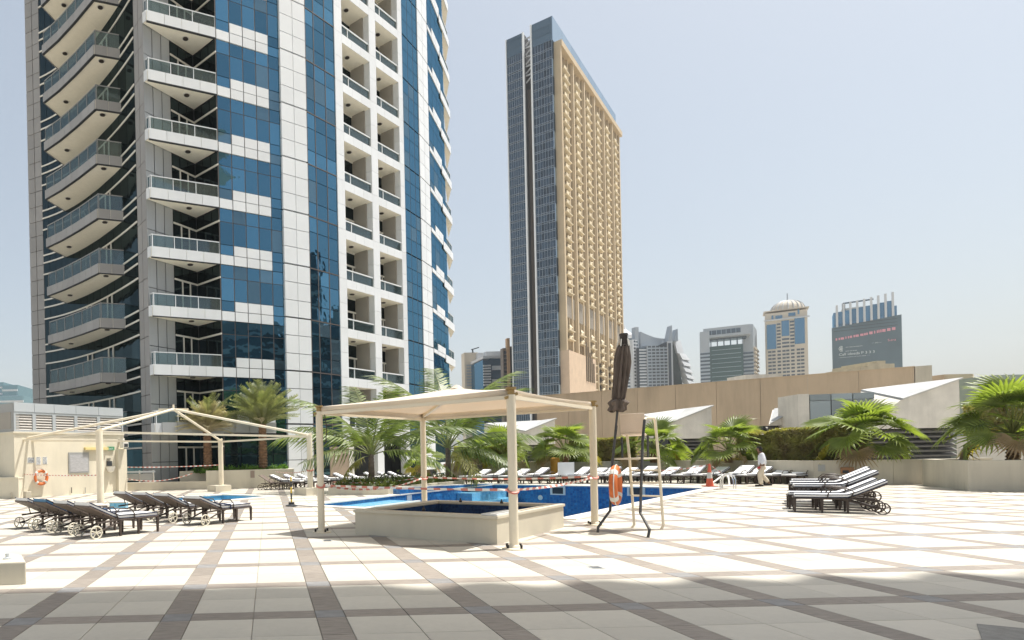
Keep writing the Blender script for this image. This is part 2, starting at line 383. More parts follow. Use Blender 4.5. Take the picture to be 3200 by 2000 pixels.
# mosaic kerb that rises along the island side
mb = MB(); q = [pl(6.2, -.32), pl(15.9, -.32), pl(15.9, .02), pl(6.2, .02)]
mb.hexa([(v.x, v.y, .031) for v in q], [(q[0].x, q[0].y, .29), (q[1].x, q[1].y, .05), (q[2].x, q[2].y, .05), (q[3].x, q[3].y, .29)]); obj('raised_kerb', mb, m_mosaic, pool)
mb = MB(); mb.hexa([(q[0].x, q[0].y, .291), (q[1].x, q[1].y, .051), (q[2].x, q[2].y, .051), (q[3].x, q[3].y, .291)], [(q[0].x, q[0].y, .33), (q[1].x, q[1].y, .09), (q[2].x, q[2].y, .09), (q[3].x, q[3].y, .33)]); obj('kerb_coping', mb, m_coping, pool)
m_water = None
def WATER():
    m, t, o = nodes('clear pool water'); N = t.nodes.new; L = t.links.new
    tr = N('ShaderNodeBsdfTransparent'); tr.inputs[0].default_value = (.45, .75, .9, 1)
    g = N('ShaderNodeBsdfGlossy'); g.inputs['Roughness'].default_value = .04
    nz = N('ShaderNodeTexNoise'); nz.inputs['Scale'].default_value = 5; tc = N('ShaderNodeTexCoord'); L(tc.outputs['Object'], nz.inputs['Vector'])
    bp = N('ShaderNodeBump'); bp.inputs['Strength'].default_value = .25; bp.inputs['Distance'].default_value = .05; L(nz.outputs[0], bp.inputs['Height']); L(bp.outputs[0], g.inputs['Normal'])
    fr = N('ShaderNodeFresnel'); fr.inputs[0].default_value = 1.12; ms = N('ShaderNodeMixShader'); L(fr.outputs[0], ms.inputs[0]); L(tr.outputs[0], ms.inputs[1]); L(g.outputs[0], ms.inputs[2])
    L(ms.outputs[0], o.inputs[0]); return m
m_water = WATER()
# skimmer openings and lamps on the far walls
def skim(px, py, ln=.75, ht=.32):
    a, b = POOL[1], POOL[2]; u = (b - a).normalized(); nn = Vector((-u.y, u.x)); c = sum(POOL, Vector((0, 0))) / 4
    if nn.dot(c - a) < 0: nn = -nn
    best = min((abs(CX + FPX * (a + u * s).x / (a + u * s).y - px), s) for s in [i * .05 for i in range(200)])[1]
    q = a + u * best; z = at(px, py, q.y).z
    f = MB()
    f.obox(q + nn * .02, u, ln, .04, z + ht * .5, z + ht * .68); f.obox(q + nn * .02, u, ln, .04, z - ht * .68, z - ht * .5)
    for s in (-1, 1): f.obox(q + nn * .02 + u * s * (ln / 2 - .05), u, .10, .04, z - ht * .5, z + ht * .5)
    o = obj('skimmer_frame', f, m_frame, pool)
    d = MB(); d.obox(q + nn * .008, u, ln - .21, .012, z - ht * .5, z + ht * .5); obj('skimmer_opening', d, m_joint2, o)
skim(1740, 1533); skim(1986, 1535)
q = pl(5.9, 0); mb = MB(); n_ = -uN
c_ = gp(1345, 1545)
mb.obox(pl(7.0, .012), uL, .42, .02, -.75, -.05); obj('depth_plate', mb, m_alu, pool)
mb = MB(); a, b = POOL[1], POOL[2]; u_ = (b - a).normalized(); q = a + u_ * 2.6
mb.lathe([(.0, 0), (.11, 0), (.13, .03), (.06, .06), (0, .065)], 12)
mb.v = [(q.x - u_.y * 0 + x * u_.x + z * (-abs(u_.y)), q.y + x * u_.y - z * abs(u_.x), -.62 + y) for x, y, z in mb.v]
obj('pool_lamp', mb, m_frame, pool)
# ================================================================ LEFT TOWER
class Face:
    def __init__(s, A, B):
        s.A, s.B = Vector(A), Vector(B); d = s.B - s.A; s.L = d.length; s.u = d / s.L; s.n = Vector((s.u.y, -s.u.x))
    def P(s, u, o=0): return s.A + s.u * u + s.n * o
    def box(s, mb, u0, u1, z0, z1, o0, o1):
        q = [s.P(u0, o0), s.P(u1, o0), s.P(u1, o1), s.P(u0, o1)]
        return mb.hexa([(v.x, v.y, z0) for v in q], [(v.x, v.y, z1) for v in q])
    def mid(s): return (s.A + s.B) / 2
class Pieces:
    """collects alike pieces of one thing; the 300 that show largest become parts, the rest one joined part"""
    def __init__(s, root, limit=300): s.root = root; s.d = {}; s.limit = limit
    def add(s, name, mat, face, u0, u1, z0, z1, o0, o1, dz=0, bias=1):
        c = face.P((u0 + u1) / 2); dist = math.hypot(c.x, c.y); vis = max(.02, -face.n.dot(c) / dist)
        px = CX + FPX * c.x / max(c.y, .1)
        zc = (z0 + z1) / 2 + dz; el = (zc - HC) / c.y * FPX
        if el > 1480 or px > 3300 or px < -60: bias *= .01
        s.d.setdefault(name, []).append(((u1 - u0) * (z1 - z0) * vis / dist ** 2 * bias, mat, face, u0, u1, z0, z1, o0, o1, dz))
    def flush(s):
        for name, L in s.d.items():
            L.sort(key=lambda q: -q[0]); cache = {}; rest = {}
            for i, (pr, mat, face, u0, u1, z0, z1, o0, o1, dz) in enumerate(L):
                if i < s.limit:
                    key = (id(face), round(u0, 3), round(u1, 3), round(z0, 3), round(z1, 3), mat.name)
                    if key not in cache:
                        mb = MB(); face.box(mb, u0, u1, z0, z1, o0, o1); cache[key] = mb.mesh(name, mat)
                    link(name, cache[key], s.root, (0, 0, dz))
                else:
                    mb = rest.setdefault(mat.name, (MB(), mat))[0]; face.box(mb, u0, u1, z0 + dz, z1 + dz, o0, o1)
            for k, (mb, mat) in rest.items(): tag(link(name, mb.mesh(name, mat), s.root), kind='stuff')
FH, F0 = 3.4, 3.83
KS = range(-1, 13)
A0 = p(150, 48.75); CTL = Vector((-13.67, 46.55)); A2 = p(445, 38.35)
def bez(t): return A0 * (1 - t) ** 2 + CTL * 2 * t * (1 - t) + A2 * t * t
NARC = 14
ARC = [Face(bez(i / NARC), bez((i + 1) / NARC)) for i in range(NARC)]
LW = Face(p(106, 49.5), p(150, 48.75)); DC = Face(p(445, 38.35), p(474, 37.05)); LC = Face(p(474, 37.05), p(557, 38.6))
NL = Face(p(557, 38.6), p(629, 40.15)); NR = Face(p(629, 40.15), p(702, 38.46)); B1 = Face(p(702, 38.46), p(902, 40.55))
W1 = Face(p(902, 40.35), p(981, 41.45)); B2 = Face(p(981, 41.6), p(1073, 43.65)); FR = Face(p(1073, 43.55), p(1283, 49.4))
B3 = Face(p(1283, 49.5), p(1332, 51.75)); W2 = Face(p(1332, 51.6), p(1362, 53.5)); RB = Face(p(1362, 53.6), p(1410, 58.8))
tower = thing('apartment_tower', 'curved blue glass apartment tower with white balconies, tallest and nearest at left', 'tower block', (-2, 48, 0), world=True)
TOP = F0 + FH * 13
core = [LW.P(0, -.1), LW.P(LW.L, -.1)] + [f.P(f.L / 2, -.12) for f in ARC] + [DC.P(0, -.12), DC.P(DC.L - .1, -.1), LC.P(LC.L, -.1), NL.P(NL.L - .1, -.12),
    NR.P(.1, -.1), NR.P(NR.L, -.12), B1.P(.1, -.1), B1.P(B1.L, -.1), W1.P(.1, -.2), W1.P(W1.L, -.2), B2.P(.1, -.1), B2.P(B2.L - .05, -.1), FR.P(.05, -1.75), FR.P(FR.L - .05, -1.75),
    B3.P(.05, -.1), B3.P(B3.L, -.1), W2.P(.1, -.2), W2.P(W2.L, -.2), RB.P(0, -.1), RB.P(RB.L, -.1), Vector((17.6, 66)), Vector((12, 76)), Vector((-22, 72))]
mb = MB(); mb.prism(core, -.01, TOP + 3); obj('tower_core', mb, m_joint2, tower)
PC = Pieces(tower)
def cols(f, n, z0, z1, dz, name, mat, o0=-.06, o1=0, g=.03, c0=0, c1=None, bias=1):
    c1 = n if c1 is None else c1
    for c in range(c0, c1): PC.add(name, m_blind if mat is m_blue and random.random() < .13 else mat, f, f.L * c / n + g, f.L * (c + 1) / n - g, z0 + .02, z1 - .02, o0, o1, dz, bias)
for k in KS:
    dz = FH * k; z = F0; lo = k == -1; zb = -.42 if lo else 0      # the ground storey reaches the plaza
    gl = m_shopg if lo else m_blue; gd = m_shopg if lo else m_teal
    # left end wall and the light column
    for a, b in ((-.6, .55), (.55, 1.7), (1.7, 2.8)):
        cols(LW, 2, z + a, z + b, dz, 'cladding_panel', m_shadegrey, bias=.4)
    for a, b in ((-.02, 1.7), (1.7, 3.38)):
        cols(DC, 2, z + a + (zb if a < 0 else 0), z + b, dz, 'cladding_panel', m_shadegrey)
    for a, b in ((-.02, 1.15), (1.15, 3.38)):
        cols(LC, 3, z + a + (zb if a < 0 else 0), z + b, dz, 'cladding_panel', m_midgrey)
    # concave glass wall
    for i, f in enumerate(ARC):
        PC.add('glass_pane', gd, f, .02, f.L - .02, z - .55 + .02, z + .02, -.05, 0, dz, .5)
        PC.add('glass_pane', gd, f, .02, f.L - .02, z + .10 + zb, z + 1.95, -.05, 0, dz, .5)
        PC.add('glass_pane', gd, f, .02, f.L - .02, z + 2.07, z + 2.83, -.05, 0, dz, .5)
    # notch walls
    for f in (NL, NR):
        cols(f, 3, z + 2.08, z + 2.8, dz, 'glass_pane', gd, bias=.6)
        if f is NR: cols(f, 3, z + zb, z + 1.96, dz, 'glass_pane', gd, bias=.6)
    # blue front with white panel rows
    if lo:
        cols(B1, 4, z - .42, z + 1.5, dz, 'glass_pane', gl); cols(B1, 4, z + 1.5, z + 2.75, dz, 'glass_pane', gl)
    else:
        cols(B1, 5, z + 2.0, z + 2.8, dz, 'glass_pane', gl, bias=2); cols(B1, 5, z + .62, z + 2.0, dz, 'glass_pane', gl, bias=2)
        cols(B1, 5, z, z + .62, dz, 'glass_pane', gl, c1=1); cols(B1, 5, z, z + .62, dz, 'glass_pane', gl, c0=4, bias=2)
        cols(B1, 5, z, z + .62, dz, 'white_panel', m_white, c0=1, c1=4, o1=.05)
        cols(B1, 5, z - .6, z, dz, 'white_panel', m_white, c1=4, o1=.05); cols(B1, 5, z - .6, z, dz, 'glass_pane', gl, c0=4, bias=2)
    # white pier
    for a, b in ((0.02, 1.1), (1.1, 2.25), (2.25, 3.36)):
        cols(W1, 2, z + a + (zb if a < .1 else 0), z + b, dz, 'white_panel', m_white, o0=-.18, o1=0, g=.015)
    # second blue bay
    for a, b in ((.03, .95), (.95, 2.4), (2.4, 3.37)):
        fr = (0, .27, .64, 1)
        for c in range(3): PC.add('glass_pane', m_blind if gl is m_blue and random.random() < .15 else gl, B2, B2.L * fr[c] + .03, B2.L * fr[c + 1] - .03, z + a + .02 + (zb if a < .1 else 0), z + b - .02, -.06, 0, dz, 1.3)
    for a, b in ((.03, 1.2), (1.2, 2.3), (2.3, 3.37)):
        cols(B3, 3, z + a, z + b, dz, 'glass_pane', gl, bias=.8)
        cols(W2, 2, z + a, z + b, dz, 'white_panel', m_white, o0=-.18, g=.02)
    cols(RB, 4, z + .6, z + 2.0, dz, 'glass_pane', gl, bias=.6); cols(RB, 4, z + 2.0, z + 2.8, dz, 'glass_pane', gl, bias=.6)
    cols(RB, 4, z - .35, z, dz, 'white_panel', m_white, o1=.05); cols(RB, 4, z - .6, z - .35, dz, 'glass_pane', gl)
    cols(RB, 4, z, z + .6, dz, 'white_panel', m_white, c0=1, c1=3, o1=.05); cols(RB, 4, z, z + .6, dz, 'glass_pane', gl, c1=1); cols(RB, 4, z, z + .6, dz, 'glass_pane', gl, c0=3)
PC.flush()
# bright rails that run along the concave wall, one ring per storey line
for zz in (1.98, 2.86, .03):
    mb = MB()
    for k in KS:
        for f in ARC: f.box(mb, 0, f.L, F0 + FH * k + zz, F0 + FH * k + zz + .10, .0, .05)
    tag(obj('transom_rail', mb, m_frame, tower), kind='stuff')
mb = MB()
for k in KS:
    NR.box(mb, 0, NR.L, F0 + FH * k + 1.97, F0 + FH * k + 2.07, 0, .05); NL.box(mb, 0, NL.L, F0 + FH * k + 1.97, F0 + FH * k + 2.07, 0, .05)
    for c in range(1, 3): NL.box(mb, NL.L * c / 3 - .04, NL.L * c / 3 + .04, F0 + FH * k, F0 + FH * k + 1.97, 0, .05)
tag(obj('window_frame', mb, m_frame, tower), kind='stuff')
for c in range(3):
    mb = MB(); 
    for k in KS: NL.box(mb, NL.L * c / 3 + .05, NL.L * (c + 1) / 3 - .05, F0 + FH * k, F0 + FH * k + 1.96, -.06, -.02)
    tag(obj('door_pane', mb, m_teal, tower), kind='stuff')
# mullions of the blue fronts
mb = MB()
for f, fr in ((B1, [c / 5 for c in range(6)]), (B2, (0, .27, .64, 1)), (B3, (0, .333, .667, 1)), (RB, (0, .25, .5, .75, 1))):
    for q in fr: f.box(mb, f.L * q - .03, f.L * q + .03, 0, TOP, -.055, -.012 if f is not B2 else .02)
for k in KS:
    B2.box(mb, 0, B2.L, F0 + FH * k - .03, F0 + FH * k + .03, -.04, .03)
    B1.box(mb, 0, B1.L, F0 + FH * k + 1.97, F0 + FH * k + 2.03, -.05, -.012)
tag(obj('mullion', mb, m_mull, tower), kind='stuff')
# -------- balconies: each one a part, its slab skin, railing and lamps sub-parts
def levels(part, ks):
    tr = TREE(part)
    for k in ks:
        if k == 0: continue
        c = dup(part, tree=tr); c.location = (0, 0, FH * k)
def poly_off(poly, z0, z1, mb): mb.prism([(v.x, v.y) for v in poly], z0, z1); return mb
def fascia(part, a, b, n, z0, z1, mat, th=.05):
    f = Face(a, b)
    for c in range(n):
        mb = MB(); f.box(mb, f.L * c / n + .012, f.L * (c + 1) / n - .012, z0, z1, 0, th); obj('fascia_panel', mb, mat, part)
def railing(part, pts, z, h, n=4, clearmat=m_rail, rmat=m_white):
    g = MB(); r = MB()
    for a, b in zip(pts, pts[1:]):
        f = Face(a, b); f.box(g, .01, f.L - .01, z + .02, z + h - .03, -.10, -.085)
        f.box(r, 0, f.L, z + h - .02, z + h + .03, -.12, -.06)
        m = max(1, round(f.L / 1.3))
        for c in range(m + 1): f.box(r, max(0, f.L * c / m - .02), min(f.L, f.L * c / m + .02), z, z + h - .03, -.115, -.07)
    obj('railing_glass', g, clearmat, part); obj('handrail', r, rmat, part)
def lamp(part, x, y, z):
    mb = MB(); mb.lathe([(.16, z - .07), (.16, z + .01)], 14, (x, y)); obj('soffit_lamp', mb, m_dark, part)
    mb = MB(); mb.lathe([(.22, z - .02), (.22, z + .005)], 14, (x, y)); obj('lamp_ring', mb, m_frame, part)
zf = F0
# notch balconies
tL, tR, ap, bk = p(487, 36.75), p(701, 38.4), p(629, 40.05), p(476, 37.0)
mb = MB(); poly_off([tL, tR, ap, bk], zf - .57, zf - .02, mb); part = obj('balcony', mb, m_soffit, tower)
fascia(part, tL, tR, 4, zf - .6, zf, m_white); fascia(part, bk, tL, 1, zf - .6, zf, m_white)
m_ = MB(); Face(tL, tR).box(m_, .0, (tR - tL).length, zf - .64, zf - .6, -.1, .06); obj('drip_edge', m_, m_joint2, part)
railing(part, [bk, tL, tR], zf, .72); lamp(part, *((tL + tR + ap) / 3), zf - .57)
levels(part, range(0, 13))
# concave side balconies
cl, cc, ce = p(160, 44.9), p(322, 39.7), p(402, 40.2)
fr_ = [cl, cl * .67 + cc * .33 + Vector((-.12, .30)), cl * .33 + cc * .67 + Vector((-.12, .28)), cc, ce]
def arcpt(t): q = bez(t); return q
bkp = [arcpt(t) for t in (.93, .8, .65, .5, .38, .27)]
mb = MB(); poly_off(fr_ + bkp[1:], zf - .57, zf - .02, mb); part = obj('balcony', mb, m_soffit, tower)
for a, b, n in ((fr_[0], fr_[1], 3), (fr_[1], fr_[2], 3), (fr_[2], fr_[3], 3), (fr_[3], fr_[4], 2)): fascia(part, a, b, n, zf - .6, zf, m_shadegrey)
fascia(part, bkp[-1], fr_[0], 2, zf - .6, zf, m_shadegrey)
m_ = MB()
for a, b in zip(fr_, fr_[1:]): Face(a, b).box(m_, 0, (b - a).length, zf - .64, zf - .6, -.1, .06)
obj('drip_edge', m_, m_joint2, part)
railing(part, fr_, zf, .95, rmat=m_shadegrey); q = (fr_[1] + bkp[4]) / 2; lamp(part, q.x, q.y, zf - .57); q = (cc * .6 + bkp[1] * .4); lamp(part, q.x, q.y, zf - .57)
levels(part, range(0, 13))
# doors seen behind the concave balconies
for k in range(0, 13):
    for t0, t1 in ((.50, .55), (.72, .765)):
        f = Face(bez(t0), bez(t1)); mb = MB(); z = F0 + FH * k
        for u in (0, f.L): f.box(mb, u - .05, u + .05, z + .1, z + 1.98, 0, .07)
        obj('balcony_door', mb, m_frame, tower)
# recessed white balconies
fpx = [1073, 1096, 1181, 1201, 1270, 1283]
def uof(px):     # where the column px meets the white frame wall
    lo_, hi_ = 0.0, FR.L
    for _ in range(40):
        m = (lo_ + hi_) / 2; q = FR.P(m)
        if CX + FPX * q.x / q.y < px: lo_ = m
        else: hi_ = m
    return (lo_ + hi_) / 2
FU = [0] + [uof(q) for q in fpx[1:-1]] + [FR.L]
for a, b in ((0, 1), (2, 3), (4, 5)):
    for k in KS:
        for z0, z1 in ((-.1, 1.6), (1.6, 3.3)):
            mb = MB(); FR.box(mb, FU[a], FU[b], F0 + FH * k + z0 + .008 + (-.35 if k == -1 and z0 < 0 else 0), F0 + FH * k + z1 - .008, -.5, 0); obj('pier_panel', mb, m_white, tower)
for a, b in ((1, 2), (3, 4)):
    u0, u1 = FU[a], FU[b]
    mb = MB(); FR.box(mb, u0, u1, zf - .68, zf - .12, -1.72, -.02); part = obj('balcony', mb, m_soffit, tower)
    n = 3
    for c in range(n):
        mb = MB(); FR.box(mb, u0 + (u1 - u0) * c / n + .008, u0 + (u1 - u0) * (c + 1) / n - .008, zf - .7, zf - .1, -.02, .0); obj('fascia_panel', mb, m_white, part)
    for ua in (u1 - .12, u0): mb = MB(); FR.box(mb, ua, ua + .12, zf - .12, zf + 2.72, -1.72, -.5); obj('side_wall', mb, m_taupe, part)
    mb = MB(); FR.box(mb, u0 + .12, u1 - .12, zf - .12, zf + 2.72, -1.73, -1.68); obj('back_glass', mb, m_teal, part)
    mb = MB(); FR.box(mb, u0 + .12, u1 - .12, zf + 1.62, zf + 1.74, -1.68, -1.60)
    for q in (.12, .5, .88): FR.box(mb, u0 + (u1 - u0) * q - .05, u0 + (u1 - u0) * q + .05, zf - .12, zf + 1.62, -1.68, -1.61)
    FR.box(mb, u0 + .12, u1 - .12, zf + 2.62, zf + 2.70, -1.68, -1.62)
    obj('door_frame', mb, m_frame, part)
    mb = MB(); FR.box(mb, u0, u1, zf - .1, zf + .56, -.14, -.125); obj('railing_glass', mb, m_rail, part)
    mb = MB(); FR.box(mb, u0, u1, zf + .56, zf + .64, -.17, -.07); FR.box(mb, u0 + (u1 - u0) * .24 - .03, u0 + (u1 - u0) * .24 + .03, zf - .1, zf + .56, -.15, -.09); obj('handrail', mb, m_white, part)
    q = FR.P((u0 + u1) / 2, -.8); lamp(part, q.x, q.y, zf - .68)
    levels(part, [k for k in KS if k > -1])
# slabs that sweep out past the right edge
e0, e1 = RB.P(RB.L * .72, .06), RB.P(RB.L, .06)
e2, e3 = p(1428, 61.0), Vector((17.6, 64.5))
mb = MB(); poly_off([e0, e1, e2, e3, RB.P(RB.L, -.1)], zf - .6, zf - .05, mb); part = obj('balcony', mb, m_soffit, tower)
fascia(part, e0, e1, 3, zf - .65, zf + .02, m_white); fascia(part, e1, e2, 2, zf - .65, zf + .02, m_white)
railing(part, [e1, e2], zf, .8)
levels(part, range(0, 13))
# canopy band over the ground storey
mb = MB(); f = Face(p(510, 36.6), p(866, 39.2)); n = 8
for c in range(n):
    mb = MB(); f.box(mb, f.L * c / n + .01, f.L * (c + 1) / n - .01, 3.26, 3.86, -.6, 0); obj('canopy_panel', mb, m_midgrey, tower)
# ================================================================ HOTEL SLAB TOWER
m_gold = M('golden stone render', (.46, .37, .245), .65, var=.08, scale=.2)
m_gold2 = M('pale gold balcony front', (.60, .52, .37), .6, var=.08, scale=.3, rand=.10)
m_goldshade = M('gold with painted shade', (.13, .098, .06), .7, var=.1, scale=.3)  # darkened gold: the shade between the fins is put into the colour
m_brown = M('brown stone slot', (.14, .115, .095), .6, var=.06)
m_pink = M('pinkish stone block', (.52, .40, .29), .75, var=.08, scale=.4)
HT = at(1727, 49, 240).z
hA, hB, hC = p(1608, 251.5), p(1753, 240), p(1945, 312)
HL = Face(hA, hB); HRt = Face(hB, hC)
hotel = thing('hotel_tower', 'very tall thin slab tower with dark glass end and golden balcony side', 'tower block', (hB.x, hB.y, -12), world=True)
s0, s1 = HL.L * .385, HL.L * .56
dep = HRt.u * 96
def cpoly(u0, u1, o=-.3): 
    a, b = HL.P(u0, o), HL.P(u1, o); return [a, b, b + HRt.u * (HRt.L - 1), a + HRt.u * (HRt.L - 1)]
for u0, u1, top in ((.2, s0, HT - 1.5), (s1, HL.L - .3, HT)):
    mb = MB(); mb.prism(cpoly(u0, u1), -12, top); obj('tower_core', mb, m_joint2, hotel)
mb = MB(); mb.prism(cpoly(s0 - .2, s1 + .2, -4), -12, HT - 22); obj('slot_wall', mb, m_brown, hotel)
mb = MB()
for zz in range(5):
    z = HT - 20 + zz * 3.6
    a, b = HL.P(s0, -2.5), HL.P(s1, -2.5); mb.beam((a.x, a.y, z), (b.x, b.y, z + 2.6), .45, .45); mb.beam((a.x, a.y, z + 2.8), (b.x, b.y, z + 2.8), .5, .5)
obj('slot_bracing', mb, m_white, hotel)
for u in (0, s0, s1):
    mb = MB(); HL.box(mb, u - .28 if u else 0, u + .28, -12, HT - (0 if u == s1 else 1.5), -.6, .45); obj('edge_fin', mb, m_white, hotel)
HP = Pieces(hotel)
NF = 46; fh = (HT - 9 - 0) / NF
for k in range(NF):
    z = 0 + fh * k
    for a, b in ((.35, s0 - .35), (s1 + .35, HL.L - .2)):
        w_ = (b - a) / 7
        for c in range(7):
            HP.add('window_pane', m_navy, HL, a + w_ * c + .07, a + w_ * (c + 1) - .07, z + .75, z + fh - .1, -.25, 0, 0)
            HP.add('spandrel_pane', m_navy, HL, a + w_ * c + .07, a + w_ * (c + 1) - .07, z + .05, z + .62, -.25, -.05, 0)
HP.limit = 300
HP.flush()
m_lightmull = M('pale blue grey mullion', (.24, .28, .32), .4, .3)
mb = MB()
for a, b in ((.35, s0 - .35), (s1 + .35, HL.L - .2)):
    for c in range(8): HL.box(mb, a + (b - a) * c / 7 - .06, a + (b - a) * c / 7 + .06, -10, HT - 9, -.3, .04)
    for k in range(NF):
        z = fh * k
        HL.box(mb, a, b, z - .06, z + .10, -.28, .03); HL.box(mb, a, b, z + .58, z + .74, -.28, .03)
tag(obj('mullion', mb, m_lightmull, hotel), kind='stuff')
for a, b, top in ((.3, s0 - .3, HT - 1.5), (s1 + .3, HL.L - .05, HT)):
    for i in range(3):
        mb = MB(); HL.box(mb, a, b, HT - 9 + i * 3.0 - .0, min(top, HT - 9 + i * 3 + 2.9), -.25, .05); obj('crown_glass', mb, GLASS('crown glass', (.22, .30, .36), (.03, .05, .055), .5) if i == 0 else bpy.data.materials['crown glass'], hotel)
# narrow glass return and the pale crown along the golden side
m_pale = GLASS('pale crown glass', (.55, .66, .74), (.10, .14, .17), .75, rand=.05)
for k in range(0, NF, 2):
    mb = MB(); HRt.box(mb, 0, 1.6, fh * k, fh * (k + 2) - .15, -.3, .06); obj('corner_pane', mb, m_pale if k % 4 else m_navy, hotel)
for i in range(8):
    mb = MB(); HRt.box(mb, HRt.L * i / 8 + .05, HRt.L * (i + 1) / 8 - .05, HT - 9.2, HT, -.4, .2); obj('crown_pane', mb, m_pale, hotel)
mb = MB(); HRt.box(mb, 1.7, HRt.L + .3, HT - 11.4, HT - 9.2, -.4, 2.9); obj('crown_ledge', mb, m_gold, hotel)
mb = MB(); HRt.box(mb, 1.6, HRt.L, -12, HT - 10, -.4, .0); obj('golden_wall', mb, m_goldshade, hotel)
NB = 6; b0 = 3.2; bw = (HRt.L - b0 - .5) / NB
for b in range(NB):
    u = b0 + bw * b
    for q, wd, pr in ((-.1, 1.0, 2.4), (.62, .7, 1.6), (.72, .5, 1.2), (.86, .9, 2.0)):
        z0 = -12 if q > 0 else 40
        mb = MB(); HRt.box(mb, u + bw * q, u + bw * q + wd * 1.5, z0, HT - 11.42, 0, pr); obj('vertical_fin', mb, m_gold, hotel)
ZB0, ZB1 = 53.5, 61.5      # the plain louvre storey
fins = MB()
for i in range(60): HRt.box(fins, 2 + (HRt.L - 3) * i / 60, 2 + (HRt.L - 3) * i / 60 + .75, ZB0, ZB1, 0, 1.4)
tag(obj('louvre_fin', fins, M('grey louvre', (.36, .33, .29), .6), hotel), kind='stuff')
# balconies, one mesh shared by all: slab, slanted side fin and front parapet
def balc():
    mb = MB(); W = bw * .50
    HRt.box(mb, 0, W, 0, .35, 0, 2.6)
    HRt.box(mb, W * .05, W * .42, .35, 1.25, 2.2, 2.6)
    a, b = HRt.P(W * .42, 2.5), HRt.P(W * .95, .4)
    mb.beam((a.x, a.y, .8), (b.x, b.y, 3.0), .7, .9)
    HRt.box(mb, W * .9, W, .35, 2.9, 0, 1.0)
    return mb
base_b = balc()
ox_, oy_ = HRt.A.x, HRt.A.y
base_b.v = [(x - ox_, y - oy_, z) for x, y, z in base_b.v]
bme = base_b.mesh('balcony', m_gold2); cnt = 0; extra = MB()
rows = [ZB1 + 1 + fh * k for k in range(int((HT - 15.5 - ZB1) / fh))] + [ZB0 - 2 - fh * k for k in range(1, 13)]
for b in range(NB):
    for z in rows:
        if z < 42 and b < 2: continue
        q = HRt.P(b0 + bw * b + bw * .12 + random.uniform(-.3, .3))
        if cnt < 300: link('balcony', bme, hotel, (q.x + hotel.location.x * 0, q.y, z)); cnt += 1
# dark windows of the golden side
wd_ = MB()
for b in range(NB):
    for z in rows:
        HRt.box(wd_, b0 + bw * (b + .14), b0 + bw * (b + .56), z + .4, z + 2.7, 0, .12)
        HRt.box(wd_, b0 + bw * (b + .66), b0 + bw * (b + .72), z + .4, z + 2.7, 0, .12)
        HRt.box(wd_, b0 + bw * (b + .78), b0 + bw * (b + .86), z + .4, z + 2.7, 0, .12)
tag(obj('recessed_window', wd_, m_joint2, hotel), kind='stuff')
spl = MB()
for b in range(NB):
    for z in rows: 
        HRt.box(spl, b0 + bw * (b + .60), b0 + bw * (b + .92), z + 2.7, z + fh + .4, 0, .6)
tag(obj('spandrel', spl, m_gold2, hotel), kind='stuff')
lat = MB()
for b in range(NB):
    for q in (.30, .46, .60, .79, .93): HRt.box(lat, b0 + bw * (b + q), b0 + bw * (b + q) + .55, 40, HT - 11.5, 0, 1.1)
tag(obj('lattice_bar', lat, m_gold, hotel), kind='stuff')
mb = MB(); HRt.box(mb, 1.7, HRt.L * .40, -12, 40, 0, 3.2); obj('stone_block', mb, m_pink, hotel)
mb = MB()
for i in range(5): HRt.box(mb, HRt.L * .25 + i * 2.6, HRt.L * .25 + i * 2.6 + 1.0, 30, 46 - i * 2, 3.2, 3.5)
for i in range(6): HRt.box(mb, 6 + i * 3.2, 7.4 + i * 3.2, 8, 13, 3.2, 3.3)
tag(obj('stone_slot', mb, m_goldshade, hotel), kind='stuff')
mb = MB(); HL.box(mb, -8, HL.L, -12, 6, -20, .2); obj('base_block', mb, m_brown, hotel)
# ================================================================ DISTANT TOWERS
m_fblue = GLASS('far blue glass', (.16, .34, .50), (.035, .09, .15), .45)
m_fdark = GLASS('far dark glass', (.16, .22, .27), (.05, .065, .08), .4)
m_fgreen = GLASS('far green glass', (.12, .2, .2), (.045, .075, .07), .35)
m_fwhite = M('far white cladding', (.50, .52, .54), .6, var=.03); m_fgrey = M('far grey cladding', (.33, .37, .41), .5, .2, var=.03)
m_fstone = M('far beige stone', (.52, .47, .39), .7, var=.05, scale=.1)
def fbox(mb, px0, px1, py0, py1, d, depth=20, turn=0.0):
    """a block whose front fills px0..px1, py0..py1 at distance d (py0 above py1)"""
    if px0 > 2150 and not turn: turn = -.45 * (px1 - px0) / FPX * d; depth = min(depth, 16)
    if turn < 0: d = d - turn * .0
    a, b = at(px0, (py0 + py1) / 2, d), at(px1, (py0 + py1) / 2, d + turn)
    z1 = at((px0 + px1) / 2, py0, d + turn / 2).z; z0 = at((px0 + px1) / 2, py1, d + turn / 2).z if py1 < 1285 else -12
    f = Face((a.x, a.y), (b.x, b.y)); f.box(mb, 0, f.L, z0, z1, -depth, 0); return f, z0, z1
def far(name, label, px, d): q = at(px, 1400, d); return thing(name, label, 'tower block', (q.x, q.y, -12), world=True)
def fgrid(t, f, u0, u1, z0, z1, nu, nz, name, mat, gu=.25, gz=.35, o=.12):
    for i in range(nu):
        for j in range(nz):
            mb_ = MB(); w_ = (u1 - u0) / nu; h_ = (z1 - z0) / nz
            f.box(mb_, u0 + w_ * (i + gu / 2), u0 + w_ * (i + 1 - gu / 2), z0 + h_ * (j + gz / 2), z0 + h_ * (j + 1 - gz / 2), 0, o); obj(name, mb_, mat, t)
def fbands(t, f, u0, u1, z0, z1, nz, name, mat, frac=.45, o=.4):
    for j in range(nz):
        mb_ = MB(); h_ = (z1 - z0) / nz; f.box(mb_, u0, u1, z0 + h_ * j, z0 + h_ * (j + frac), 0, o); obj(name, mb_, mat, t)
